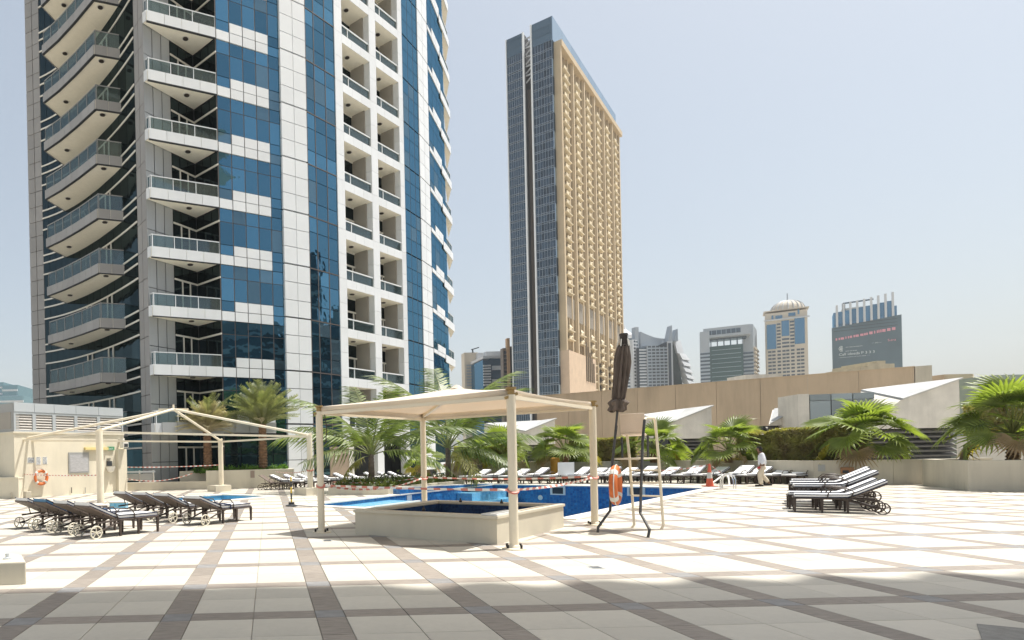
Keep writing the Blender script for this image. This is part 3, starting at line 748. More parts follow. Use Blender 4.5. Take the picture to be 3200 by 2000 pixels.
# T1 sail topped tower
D1 = 450; t1 = far('sail_tower', 'grey glass tower with curved sail roof and spikes right of the golden slab', 2050, D1)
mb = MB(); f, z0, z1 = fbox(mb, 1950, 1978, 1057, 1290, D1 + 2, 25); obj('left_wing', mb, m_fdark, t1); fbands(t1, f, 0, f.L, at(1960, 1225, D1).z, z1, 16, 'white_band', m_fwhite)
mb = MB(); f, z0, z1 = fbox(mb, 1979, 1999, 1062, 1290, D1, 25, 4); obj('white_wing', mb, m_fwhite, t1); fgrid(t1, f, 1, f.L - .8, at(1985, 1220, D1).z, z1, 2, 15, 'window', m_fdark, .3, .5)
mb = MB(); fbox(mb, 1984, 1996, 1022, 1075, D1 + 3, 4); obj('fin', mb, m_fgrey, t1)
mb = MB(); f, z0, z1 = fbox(mb, 1999, 2026, 1086, 1290, D1 - 1, 25); obj('front_wing', mb, m_fdark, t1); fbands(t1, f, 0, f.L - 1, at(2010, 1220, D1).z, z1, 14, 'white_band', m_fwhite)
mb = MB(); f, z0, z1 = fbox(mb, 2024, 2090, 1078, 1290, D1 - 2, 25); obj('glass_front', mb, m_fgrey, t1); fgrid(t1, f, .3, f.L - .3, at(2050, 1220, D1).z, z1, 5, 14, 'window', m_fdark, .25, .45)
N_ = 14; top = [at(2001 + 84 * i / N_, 1036 + 22 * math.sin(min(1, i / N_ * 1.15) * 1.57), D1 + 4) for i in range(N_ + 1)]
mb = MB()
for i in range(N_):
    a, b = top[i], top[i + 1]; zl = at(2040, 1088, D1).z
    mb.hexa([(a.x, a.y, zl), (b.x, b.y, zl), (b.x, b.y + 3, zl), (a.x, a.y + 3, zl)], [(a.x, a.y, a.z), (b.x, b.y, b.z), (b.x, b.y + 3, b.z), (a.x, a.y + 3, a.z)])
obj('sail_roof', mb, m_fgrey, t1)
mb = MB()
for i in range(6):
    a, b = at(2050 + 40 * i / 6, 1081 - 17 * (i / 6) ** 1.5, D1 - 2), at(2050 + 40 * (i + 1) / 6, 1081 - 17 * ((i + 1) / 6) ** 1.5, D1 - 2); zl = at(2050, 1085, D1).z
    mb.hexa([(a.x, a.y, zl), (b.x, b.y, zl), (b.x, b.y + 3, zl), (a.x, a.y + 3, zl)], [(a.x, a.y, a.z), (b.x, b.y, b.z), (b.x, b.y + 3, b.z), (a.x, a.y + 3, a.z)])
obj('curved_glass', mb, m_fdark, t1)
for x0, x1, y0 in ((2088, 2101, 1017), (2109, 2119, 1028)):
    a, b, c = at(x0, 1066, D1 - 3), at(x1, 1066, D1 - 3), at(x1 - 3, y0, D1 - 3); c2 = at(x1 - 1, y0, D1 - 3)
    mb = MB(); mb.hexa([a, b, b + Vector((0, 5, 0)), a + Vector((0, 5, 0))], [c, c2, c2 + Vector((0, 5, 0)), c + Vector((0, 5, 0))]); obj('spike', mb, m_fgrey, t1)
mb = MB(); fbox(mb, 2089, 2104, 1066, 1290, D1 - 3, 20); obj('shaft', mb, m_fwhite, t1)
mb = MB(); fbox(mb, 2091, 2099, 1072, 1285, D1 - 3.4, 2); obj('shaft_glass', mb, m_fdark, t1)
mb = MB(); a = [at(2103, 1064, D1), at(2106, 1064, D1), at(2138, 1225, D1), at(2103, 1225, D1)]; mb.hexa(a[:1] + a[1:], [v + Vector((0, 14, 0)) for v in a]); obj('side_glass', mb, m_fgreen, t1)
for i in range(6):
    y0 = 1060 if i == 0 else 1104 + 19.5 * (i - 1); y1 = 1104 + 19.5 * i; x0 = 2107 + 5.6 * (i * .95 + (1.9 if i else 0)); x1 = 2118 + (0 if not i else 18 + 5 * (i - 1) * .95)
    a = [at(x0 + 10, y1 - 1, D1 - 2), at(x1 + 21, y1 + 4, D1 + 4), at(x1 + 8, y0 + 3, D1 + 4), at(x0, y0, D1 - 2)]
    mb = MB(); mb.hexa(a, [v + Vector((0, 6, 0)) for v in a]); obj('sun_louvre', mb, m_fwhite, t1)
# thin spire far behind
D0 = 900; t0 = far('spire_tower', 'tiny hazy pointed tower showing beside the golden slab', 1950, D0); mb = MB()
mb.lathe([(12, at(1950, 1300, D0).z), (12, at(1950, 1050, D0).z), (3, at(1950, 1030, D0).z), (.6, at(1950, 1014, D0).z)], 8, (at(1950, 1050, D0).x, D0)); obj('shaft', mb, m_fwhite, t0)
# T2 gate tower
D2 = 420; t2 = far('gate_tower', 'boxy grey tower with a gate shaped hole near its top', 2280, D2)
sx = lambda x: 2160 + x / 5.04
sy = lambda y: 920 + y / 5.04
for x0, x1, y0, nm in ((148, 300, 585, 'left_leg'), (825, 985, 480, 'right_leg')):
    mb = MB(); f, z0, z1 = fbox(mb, sx(x0), sx(x1), sy(y0), 1290, D2, 22); obj(nm, mb, m_fgrey, t2)
    fbands(t2, f, 0, f.L, at(2200, 1200, D2).z, at(2200, sy(900), D2).z, 9, 'window_band', m_fdark, .5, .15)
mb = MB(); f, z0, z1 = fbox(mb, sx(190), sx(935), sy(505), sy(655), D2, 20); obj('top_beam', mb, m_fgrey, t2)
fgrid(t2, f, 2, f.L * .8, z0 + 1.4, z0 + 4.6, 7, 1, 'roof_opening', m_fdark, .1, .1)
mb = MB(); f, z0, z1 = fbox(mb, sx(300), sx(825), sy(800), 1290, D2 + 3, 15); obj('glass_front', mb, m_fgreen, t2)
for j in range(12):
    mb = MB(); z = z1 - 2.6 - j * 2.9; f.box(mb, 1, f.L - 1, z - .28, z, 0, .15); obj('floor_line', mb, m_fgrey, t2)
for i in range(5):
    mb = MB(); f.box(mb, f.L * (i + .15) / 5, f.L * (i + .3) / 5, z1, z1 + 4, -8, -2); obj('gate_post', mb, m_fdark, t2)
mb = MB(); f.box(mb, -2, f.L + 2, z1 + 4, z1 + 8, -9, -1); obj('gate_lintel', mb, m_fdark, t2)
mb = MB(); f, z0, z1 = fbox(mb, sx(985), sx(1045), sy(515), 1290, D2, 4, 22); obj('side_wall', mb, m_fgrey, t2)
fbands(t2, f, 1, f.L - 1, at(2365, 1190, D2).z, at(2365, sy(780), D2).z, 9, 'yellow_sunshade', m_fstone, .4, 1.2)
# T3 domed tower
D3 = 430; t3 = far('domed_tower', 'beige and blue tower with a rounded dome and spire', 2460, D3)
mb = MB(); f, z0, z1 = fbox(mb, sx(1185), sx(1845), sy(270), 1290, D3, 45); obj('body', mb, m_fstone, t3)
W_ = f.L; U = lambda x: W_ * (x - 1185) / 660
Z = lambda y: at(2460, sy(y) + 0, D3).z
for x0, x1, y0, y1 in ((1200, 1350, 480, 865), (1645, 1800, 420, 820), (1440, 1560, 440, 680)):
    mb = MB(); f.box(mb, U(x0), U(x1), Z(y1), Z(y0), 0, .4); obj('blue_glass', mb, m_fblue, t3)
for x0, x1, y0 in ((1360, 1425, 460), (1570, 1640, 440)): fgrid(t3, f, U(x0), U(x1), Z(870), Z(y0), 1, 8, 'window', m_fdark, .05, .5, .2)
fgrid(t3, f, U(1440), U(1560), Z(870), Z(700), 1, 3, 'window', m_fdark, .05, .5, .2)
for x0, x1, n in ((1210, 1340, 2), (1360, 1425, 1), (1440, 1560, 2), (1575, 1640, 1), (1665, 1790, 2)): fgrid(t3, f, U(x0), U(x1), Z(1320), Z(880), n, 8, 'window', m_fdark, .15, .5, .2)
for x0, x1, y0, y1 in ((1285, 1312, 340, 420), (1345, 1455, 350, 400), (1552, 1662, 330, 380), (1697, 1722, 290, 365)):
    mb = MB(); f.box(mb, U(x0), U(x1), Z(y1), Z(y0), 0, .3); obj('window', mb, m_fblue, t3)
mb = MB(); f.box(mb, -1, W_ + 1, Z(425), Z(405), 0, 1.5); obj('cornice', mb, m_fwhite, t3)
mb = MB(); f.box(mb, -1, W_ + 1, Z(275), Z(262), -16, .6); obj('cornice', mb, m_fstone, t3)
q = (f.P(W_ * .56, -9)); rz0 = Z(265); rr = W_ * .42; hh = Z(95) - rz0
mb = MB(); mb.lathe([(rr * math.cos(a * math.pi / 18), rz0 + hh * math.sin(a * math.pi / 18) ** .9) for a in range(0, 9)] + [(.3, rz0 + hh)], 20, (q.x, q.y)); obj('dome', mb, m_fstone, t3)
mb = MB()
for k in range(20):
    th = 2 * math.pi * k / 20; mb.tube([(q.x + (rr + .2) * math.cos(a * math.pi / 18) * math.cos(th), q.y + (rr + .2) * math.cos(a * math.pi / 18) * math.sin(th), rz0 + hh * math.sin(a * math.pi / 18) ** .9) for a in range(0, 9)], .3, 4)
obj('dome_rib', mb, m_fwhite, t3)
mb = MB(); mb.tube([(q.x, q.y, rz0 + hh), (q.x, q.y, Z(-15))], .35, 6); obj('spire', mb, m_fgrey, t3)
# T4 billboard tower
D4 = 420; t4 = far('billboard_tower', 'dark blue glass tower with pale roof fins and a huge printed banner', 2705, D4)
bx = lambda x: 2580 + x / 5.816
by = lambda y: 920 + y / 5.816
mb = MB(); f, z0, z1 = fbox(mb, bx(160), bx(1315), by(270), 1290, D4, 40); obj('body', mb, m_fblue, t4); W_ = f.L
U = lambda x: W_ * (x - 160) / 1155
Z = lambda x, y: at(bx(x), by(y), D4).z
mb = MB(); a = f.P(0, .3); b = f.P(W_, .3)
m_ban = M('slate blue printed banner', (.075, .12, .145), .6, var=.2, scale=.06)
mb.hexa([f.P(-1, 0).to_3d(), f.P(W_ + 2, 0).to_3d(), f.P(W_ + 2, .6).to_3d(), f.P(-1, .6).to_3d()], [f.P(-1, 0).to_3d(), f.P(W_ + 2, 0).to_3d(), f.P(W_ + 2, .6).to_3d(), f.P(-1, .6).to_3d()])
mb.v = [(v[0], v[1], zz) for v, zz in zip(mb.v, [0, 0, 0, 0, Z(160, 610), Z(1315, 480), Z(1315, 480), Z(160, 610)])]
obj('banner', mb, m_ban, t4)
for i in range(9):
    x = 225 + i * 127.5; yb = 605 - i * 14; yt = 210 - i * 16.5
    mb = MB(); f.box(mb, U(x) - .55, U(x) + .55, Z(x, yb), Z(x, yt), 0, 1.3); obj('roof_fin', mb, m_fwhite, t4)
for i in range(8):
    mb = MB(); x = 230 + i * 127.5; f.box(mb, U(x + 14), U(x + 110), Z(x, 560 - i * 14), Z(x, 330 - i * 15), 0, .3); obj('upper_window', mb, m_fblue, t4)
for i in range(3):
    mb = MB(); f.box(mb, 0, W_, Z(700, 560 + i * 55), Z(700, 555 + i * 55), .6, .9); obj('floor_line', mb, m_fdark, t4)
m_pinkt = M('pink banner print', (.62, .28, .34), .6); m_whitet = M('white banner print', (.6, .66, .68), .6)
def banner_text(txt, x, y, size, mat, name='banner_lettering', slope=.098):
    cu = bpy.data.curves.new(name, 'FONT'); cu.body = txt; cu.size = size; cu.extrude = .05
    me = bpy.data.meshes.new_from_object(bpy.data.objects.new('tmp', cu)); me.name = name; me.materials.append(mat)
    q = f.P(U(x), .75); o = bpy.data.objects.new(name, me); C.objects.link(o); o.parent = t4; o.matrix_parent_inverse = Matrix.Translation(-Vector(t4.location))
    o.location = (q.x, q.y, Z(x, y)); o.rotation_euler = (R(90), 0, math.atan2(f.u.y, f.u.x)); 
    bpy.data.objects.remove(bpy.data.objects['tmp']); return o
random.seed(3)
x = 190
while x < 1290:      # the illegible pink headline: a row of letter-like blocks
    w_ = random.choice((22, 30, 44, 60)); y = 826 - (x - 190) * .105
    mb = MB(); f.box(mb, U(x), U(x + w_), Z(x, y + 20), Z(x, y - 20 - (8 if x > 800 else 0)), .6, .8)
    obj('banner_headline', mb, m_pinkt, t4); x += w_ + random.choice((8, 12, 26))
banner_text('Call ideeds P 3 3 3', 245, 1125, 2.3, m_whitet)
banner_text('real estate development', 370, 985, .85, m_whitet)
banner_text('dubai real estate', 370, 1055, .85, m_whitet)
banner_text('~ www.dubai properties, call now for details ~~~~', 230, 1165, .75, m_whitet)
banner_text('S.ara', 1140, 925, 2.0, m_pinkt); banner_text('--- ara ---', 860, 945, 1.2, m_whitet)
mb = MB(); q = f.P(U(305), .8); zc = Z(305, 1000)
for i in range(6):
    th = i * math.pi / 3; c = (q.x + 1.2 * math.cos(th), q.y, zc + 1.1 * math.sin(th)); mb.tube([(c[0] + .8 * math.cos(s * math.pi / 5), c[1], c[2] + .75 * math.sin(s * math.pi / 5)) for s in range(10)], .14, 4, closed=True)
obj('banner_emblem', mb, m_whitet, t4)
mb = MB(); a, b = at(bx(325), by(165), D4), at(bx(860), by(88), D4); mb.beam(a, b, .8, .9); mb.beam((a.x, a.y, Z(330, 330)), a, 1.2, 1.2); obj('roof_crane', mb, m_fdark, t4)
mb = MB(); fbox(mb, bx(300), bx(930), by(225), by(300), D4 + 12, 10); obj('plant_room', mb, m_fstone, t4)
# low buildings left of the slab tower
D5 = 330; t5 = far('banded_building', 'low blue building with white balcony bands just left of the slab tower', 1540, D5)
tx = lambda x: 1420 + x / 7.56
ty = lambda y: 1040 + y / 7.56
mb = MB(); f, z0, z1 = fbox(mb, tx(685), tx(860), ty(640), 1290, D5, 20); obj('left_wing', mb, m_fblue, t5); fbands(t5, f, 0, f.L, at(1520, 1205, D5).z, z1 - 2, 8, 'balcony_band', m_fwhite, .5, .8)
mb = MB(); f, z0, z1 = fbox(mb, tx(860), tx(1160), ty(560), 1290, D5 + 2, 20); obj('right_wing', mb, m_fblue, t5); fbands(t5, f, 0, f.L * .6, at(1550, 1205, D5).z, z1 - 15, 6, 'balcony_band', m_fwhite, .5, .8); fbands(t5, f, f.L * .1, f.L, z1 - 14, z1, 2, 'balcony_band', m_fwhite, .3, .8)
mb = MB(); fbox(mb, tx(680), tx(1165), ty(540), ty(600), D5 + 1, 22); obj('roof_band', mb, m_fwhite, t5)
D6 = 350; t6 = far('white_office', 'plain white stepped building with a rooftop crane behind the palm', 1480, D6)
mb = MB(); f, z0, z1 = fbox(mb, tx(560), tx(700), ty(470), 1290, D6, 6); obj('body', mb, m_fwhite, t6); fgrid(t6, f, .5, f.L * .5, at(1500, 1205, D6).z, z1 - 3, 1, 8, 'window', m_fdark, .2, .6)
mb = MB(); f, z0, z1 = fbox(mb, tx(250), tx(575), ty(465), 1290, D6 + 3, 6); obj('left_wing', mb, m_fstone, t6); fbands(t6, f, 1, f.L - 3, at(1470, 1205, D6).z, z1 - 6, 8, 'window_band', m_fgrey, .55, .2)
mb = MB(); fbox(mb, tx(740), tx(1120), ty(440), ty(560), D6, 10); obj('roof_block', mb, m_fwhite, t6)
mb = MB(); a = at(tx(400), ty(400), D6); mb.beam(a, at(tx(580), ty(345), D6), .5, .5); mb.beam(at(tx(435), ty(470), D6), at(tx(430), ty(395), D6), .6, .6); obj('roof_crane', mb, m_fdark, t6)
D7 = 262; t7 = far('brown_building', 'narrow brown building with orange stone edge tucked against the slab tower', 1590, D7)
mb = MB(); f, z0, z1 = fbox(mb, tx(1160), tx(1270), ty(360), 1290, D7, 3); obj('dark_wing', mb, m_brown, t7); fgrid(t7, f, .3, f.L - .3, at(1580, 1205, D7).z, z1 - 1, 2, 9, 'window', m_navy, .2, .2)
mb = MB(); fbox(mb, tx(1262), tx(1325), ty(125), 1290, D7 - 1, 2); obj('stone_pier', mb, M('orange brown stone', (.40, .26, .15), .7), t7)
mb = MB(); f, z0, z1 = fbox(mb, tx(1325), tx(1400), ty(320), 1290, D7 + 0, 10); obj('glass_wing', mb, m_navy, t7)
D8 = 300; t8 = far('teal_tower', 'hazy teal stepped tower top above the plant room at far left', 30, D8)
for x0, x1, y0 in ((-60, 12, 1195), (8, 56, 1203), (-60, 74, 1238)):
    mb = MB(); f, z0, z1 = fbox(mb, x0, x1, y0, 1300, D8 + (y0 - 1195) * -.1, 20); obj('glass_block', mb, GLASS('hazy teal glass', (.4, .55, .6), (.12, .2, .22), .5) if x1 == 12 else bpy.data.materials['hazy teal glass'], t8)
    fbands(t8, f, 0, f.L, z1 - 9, z1, 3, 'white_band', m_fwhite, .3, .5)
# ================================================================ NEIGHBOURING TOWER OVERHEAD (behind and above the camera; casts the near shade)
nb = thing('shading_tower', 'pale tower rising above the near edge of the plaza, its scalloped slab shading the paving', 'tower block', (0, 0, 0), world=True)
m_nb = M('pale tower render', (.60, .57, .50), .75, var=.04, scale=.3)
HS = 40.0
def edge(x):      # front edge of the lowest slab
    xs = x - .4015 * HS
    return 8.12 + .0584 * HS + (-.42 * (0.5 + .5 * math.cos((xs - 1.72) / 1.45 * 2 * math.pi)) * (1 if 1 < xs < 14 else .15) + .12)
N_ = 200; X0, X1 = -24, 36
for i, z in enumerate((HS, HS + 3.4, HS + 6.8)):
    fr = [(X0 + (X1 - X0) * k / N_, edge(X0 + (X1 - X0) * k / N_) - .0 - i * .9) for k in range(N_ + 1)]
    mb = MB(); mb.prism(fr + [(X1, 3.0), (X0, 3.0)], z - .4, z); obj('scalloped_slab', mb, m_nb, nb)
mb = MB(); mb.box(X0, X1, -3, 3.0, HS - .4, HS + 22); obj('upper_block', mb, m_nb, nb)
for xa in (X0, X1 - 4): mb = MB(); mb.box(xa, xa + 4, -3, 3, -.01, HS - .4); obj('corner_pier', mb, m_nb, nb)
# towers standing off to the right, seen only mirrored in the curved glass
m_ng = GLASS('neighbour dark glass', (.10, .13, .15), (.03, .035, .04), .4)
for k, (x0, x1, y0, y1, z1) in enumerate(((112, 130, 30, 46, 50), (118, 140, 46, 66, 34), (132, 150, 76, 94, 62), (100, 118, -52, -30, 34), (125, 145, -20, 0, 46))):
    t = thing('office_tower', ('banded dark office tower off to the right, tall corner one', 'banded dark office block off to the right, low wide one', 'banded dark office tower off to the right, tallest', 'banded dark office block off to the right, behind the camera', 'banded dark office tower off to the right, level with the camera')[k], 'tower block', ((x0 + x1) / 2, (y0 + y1) / 2, -12), world=True)
    mb = MB(); mb.box(x0, x1, y0, y1, -12, z1); obj('body', mb, m_ng, t)
    mb = MB()
    for i in range(int((z1 + 12) / 3.5)): mb.box(x0 - .2, x1 + .2, y0 - .2, y1 + .2, -12 + i * 3.5, -11.2 + i * 3.5)
    tag(obj('floor_band', mb, M('neighbour grey band', (.30, .30, .29), .7) if k == 0 else bpy.data.materials['neighbour grey band'], t), kind='stuff')
    mb = MB(); mb.box(x0 + 3, x1 - 5, y0 + 3, y1 - 3, z1, z1 + 5); obj('roof_block', mb, bpy.data.materials['neighbour grey band'], t)
# ================================================================ LOW BUILDINGS ROUND THE PLAZA
def span(face, px):
    lo_, hi_ = -30.0, face.L + 30
    for _ in range(50):
        m = (lo_ + hi_) / 2; q = face.P(m)
        if q.y <= .5 or CX + FPX * q.x / q.y < px: lo_ = m
        else: hi_ = m
    return (lo_ + hi_) / 2
def onface(face, px, py):
    u = span(face, px + (py - 1432) * -.0213); q = face.P(u); return u, at(px, py, q.y).z
m_tan = M('tan stucco', (.54, .43, .31), .85, var=.06, scale=.3, bump=.1, bscale=20, dirt=.22)
m_conc = M('grey concrete', (.66, .635, .575), .8, var=.10, scale=1.2, bump=.15, bscale=25, dirt=.2)
m_concl = M('pale rooflight sheet', (.44, .45, .445), .5, var=.08, scale=.6, dirt=.25)
m_louv = M('dark louvre metal', (.13, .125, .115), .5, .3, var=.1)
m_planter = M('planter render', (.55, .51, .42), .75, var=.07, scale=.8, bump=.12, bscale=30, dirt=.25)
m_greyclad = M('grey panel cladding', (.34, .345, .34), .5, .2, var=.04)
m_soil = M('red brown mulch', (.16, .085, .05), .95, var=.4, scale=14, bump=.8)
# long tan wall
TWf = Face((28.4, 70.0), (50.7, 50.8)); ZT = 7.85
tw = thing('stucco_wall', 'long plain tan stucco parapet wall below the distant towers', 'wall', (40, 60, 0), world=True)
for c in range(9):
    mb = MB(); TWf.box(mb, TWf.L * c / 9 + .012, TWf.L * (c + 1) / 9 - .012, -.01, ZT, -.6, 0); obj('wall_panel', mb, m_tan, tw)
mb = MB(); TWf.box(mb, -.05, TWf.L + .05, ZT, ZT + .07, -.65, .05); obj('coping', mb, m_tan, tw)
mb = MB(); TWf.box(mb, TWf.L + .06, TWf.L + 1.0, -.01, ZT + .03, -6, .1); obj('end_pier', mb, m_planter, tw)
u, z = onface(TWf, 2700, 1145); ru = thing('roof_hut', 'small rough beige rooftop hut above the tan wall under the banner tower', 'hut', (TWf.P(u).x, TWf.P(u).y, ZT), world=True)
mb = MB()
for k, (a, b, c) in enumerate(((2690, 2715, 1147), (2712, 2745, 1135), (2742, 2770, 1127), (2766, 2800, 1136))):
    q0, q1 = at(a, c, 62), at(b, c, 62); mb.box(q0.x, q1.x, 62 + k * .05, 66, 3, q0.z)
obj('block', mb, M('rough beige block', (.50, .45, .34), .9, var=.15, scale=1.5), ru)
mb = MB(); q0, q1 = at(2330, 1171, 72), at(2443, 1166, 72); mb.box(q0.x, q1.x, 72, 75, 0, q0.z); tag(obj('roof_plant_box', mb, m_conc), 'low grey rooftop plant box behind the tan wall before the domed tower', 'plant box')
mb = MB(); q0, q1 = at(2951, 1170, 62), at(3040, 1172, 62)
mb.prism([(q0.x, 62), (q1.x, 62), (q1.x + 1.2, 63), (q1.x + 1.8, 65), (q1.x + 1.8, 70), (q0.x, 70)], -.01, q0.z); tag(obj('rounded_building', mb, m_tan, smooth=False), 'low tan building with a rounded corner behind the tan wall end', 'building')
mb = MB(); q0, q1 = at(3108, 1172, 58), at(3300, 1163, 58); mb.box(q0.x, q1.x, 58, 66, -.01, q0.z); tag(obj('green_roof_building', mb, M('grey green panel', (.30, .36, .31), .7)), 'flat grey green building showing behind the far right fan palm', 'building')
# sloped vents
def cowl(label, frt, frb, fll, flb, blt, d, dep=3.2, glass=None):
    FRt, FRb, FLl, FLb = at(*frt, d), at(*frb, d), at(*fll, d), at(*flb, d); BLt = at(*blt, d + dep)
    FRb.x = FRt.x; FLb.z = FRb.z
    BRt = FRt + Vector((0, dep, 0)); BRb = FRb + Vector((0, dep, 0)); BLb = Vector((BLt.x, BLt.y, FLb.z))
    t = thing('sloped_vent', label, 'roof vent', ((FRt.x + FLb.x) / 2, d, 0), world=True)
    mb = MB().add([FLb, FRb, FRt, FLl, BLb, BRb, BRt, BLt], [(0, 1, 2, 3), (0, 3, 7, 4), (1, 5, 6, 2), (4, 7, 6, 5), (0, 4, 5, 1), (3, 2, 6), (3, 6, 7)]); obj('vent_body', mb, m_conc, t)
    up = Vector((0, -.05, .10)); o = Vector((0, -.12, 0))
    mb = MB().add([FLl + o, FRt + o + Vector((.1, 0, 0)), BRt + Vector((.1, 0, 0)), BLt] + [v + up for v in (FLl + o, FRt + o + Vector((.1, 0, 0)), BRt + Vector((.1, 0, 0)), BLt)],
        [(0, 1, 2), (0, 2, 3), (4, 5, 6), (4, 6, 7), (0, 1, 5, 4), (1, 2, 6, 5), (2, 3, 7, 6), (3, 0, 4, 7)]); obj('vent_roof', mb, m_concl, t)
    zb = FRb.z; n = 6
    mb = MB(); mb.box(FLb.x, FRt.x - .1, d + .5, d + dep, -.01, zb); obj('plinth', mb, m_joint2, t)
    for i in range(n):
        z = .9 + (zb - .9) * i / n; mb = MB(); h_ = (zb - .9) / n
        mb.hexa([(FLb.x, d + .05, z), (FRt.x - .15, d + .05, z), (FRt.x - .15, d + .3, z + h_ * .5), (FLb.x, d + .3, z + h_ * .5)], [(FLb.x, d + .05, z + h_ * .30), (FRt.x - .15, d + .05, z + h_ * .30), (FRt.x - .15, d + .3, z + h_ * .8), (FLb.x, d + .3, z + h_ * .8)])
        obj('louvre_slat', mb, m_louv, t)
    return t
cowl('smallest white roofed sloped vent, behind the right front canopy pole', (1734, 1310), (1722, 1389), (1640, 1350), (1650, 1389), (1513, 1326), 54)
cowl('middle sloped concrete vent with white roof behind the lifeguard chair', (2223, 1270), (2218, 1369), (2089, 1325), (2100, 1369), (2005, 1299), 48)
cowl('largest sloped concrete vent with white roof behind the big fan palm', (2997, 1185), (2962, 1336), (2815, 1250), (2700, 1336), (2690, 1222), 40, 4)
cowl('low white sloped vent half hidden left of the grey glass box', (2500, 1272), (2500, 1328), (2402, 1327), (2402, 1329), (2420, 1300), 45, 2.5)
gb = thing('glazed_box', 'grey glazed stair box standing between the sloped vents', 'stair box', (at(2590, 1300, 43).x, 43, 0), world=True)
q0, q1 = at(2497, 1232, 43), at(2690, 1226, 43); f = Face((q0.x, 43), (q1.x, 42)); 
mb = MB(); f.box(mb, 0, f.L, -.01, q0.z - .1, -2.5, -.1); obj('box_core', mb, m_greyclad, gb)
for c in range(3):
    mb = MB(); f.box(mb, .6 + (f.L - .6) * c / 3 + .03, .6 + (f.L - .6) * (c + 1) / 3 - .03, 1, q0.z - .5, -.1, 0); obj('glass_pane', mb, GLASS('pale grey glass', (.5, .56, .58), (.22, .25, .26), .4) if c == 0 else bpy.data.materials['pale grey glass'], gb)
    mb = MB(); f.box(mb, .6 + (f.L - .6) * c / 3 + .03, .6 + (f.L - .6) * (c + 1) / 3 - .03, q0.z - .46, q0.z - .05, -.1, 0); obj('glass_pane', mb, bpy.data.materials['pale grey glass'], gb)
mb = MB(); f.box(mb, -.1, .55, -.01, q0.z, -2.5, .05); obj('corner_post', mb, m_conc, gb)
q0, q1 = at(2410, 1310, 47), at(2450, 1302, 47)
# ---------------------------------------------------------------- planter walls behind the loungers
PW = [(1405, 41), (1640, 40), (1772, 39.2), (2052, 36.3), (2241, 33), (2543, 28.2), (2790, 26.7), (2960, 26.2), (3100, 26.3)]
def planter_seg(label, idx, top, mat, panels=3, cap=True):
    a, b = p(*PW[idx]), p(*PW[idx + 1]); f = Face(a, b)
    t = thing('planter_wall', label, 'planter', ((a.x + b.x) / 2, (a.y + b.y) / 2, 0), world=True)
    for c in range(panels):
        mb = MB(); f.box(mb, f.L * c / panels + .006, f.L * (c + 1) / panels - .006, -.01, top, -.3, 0); obj('wall_panel', mb, mat, t)
    if cap: mb = MB(); f.box(mb, 0, f.L, top, top + .05, -.33, .03); obj('coping', mb, mat, t)
    mb = MB(); f.box(mb, -.2, f.L + .2, top - .3, top - .06, -6.5, -.3); tag(obj('soil', mb, m_soil, t), kind='stuff')
    return t
planter_seg('cream planter wall section furthest left behind the coconut palm', 0, 1.05, m_planter)
planter_seg('cream planter wall section with red mulch behind the right canopy pole', 1, 1.05, m_planter, 2)
planter_seg('grey panelled planter section directly behind the lifeguard chair', 2, 1.0, m_greyclad, 5)
planter_seg('cream planter wall section directly behind the orange cone', 3, 1.02, m_planter, 2)
planter_seg('cream planter wall section behind the walking person', 4, 1.0, m_planter, 2)
planter_seg('cream planter wall section right behind the tight lounger cluster', 5, 1.0, m_planter, 1)
planter_seg('stained planter wall section right of the little brown box', 6, 1.0, m_planter, 1)
planter_seg('short cream planter section ending at the tall right planter', 7, 1.0, m_planter, 1)
rp_ = thing('tall_planter', 'tall raised planter with fan palm at the right edge', 'planter', (24.5, 22.5, 0), world=True)
c0, c1 = p(3024, 22.3), p(3480, 20.6); f = Face(c0, c1)
mb = MB(); f.box(mb, 0, f.L, -.01, 1.06, -.35, 0); obj('front_wall', mb, m_planter, rp_, bevel=.015)
mb = MB(); f.box(mb, 0, .35, -.01, 1.06, -4.5, -.35); obj('side_wall', mb, m_planter, rp_)
mb = MB(); f.box(mb, .35, f.L, .5, .98, -4.5, -.35); tag(obj('soil', mb, m_soil, rp_), kind='stuff')
# small things on the planter wall
f5 = Face(p(2543, 28.2), p(2790, 26.7)); u0, z0 = onface(f5, 2626, 1478); u1, z1 = onface(f5, 2666, 1460)
bb = thing('brown_box', 'little brown cabinet with a dark opening against the planter wall', 'cabinet', (f5.P(u0).x, f5.P(u0).y, z0), world=True)
mb = MB(); f5.box(mb, u0, u1, z0 - .02, z1, 0, .25); obj('cabinet_body', mb, M('brown timber', (.30, .15, .07), .6, var=.2, scale=6), bb)
mb = MB(); f5.box(mb, u0 + .05, u0 + .25, z0, z0 + .12, .25, .26); obj('dark_opening', mb, m_joint2, bb)
u0, z0 = onface(f5, 2556, 1473); mb = MB(); f5.box(mb, u0, u0 + .24, z0, z0 + .3, 0, .02); tag(obj('wall_plate', mb, m_greyclad), 'small grey square plate fixed on the planter wall', 'plate')
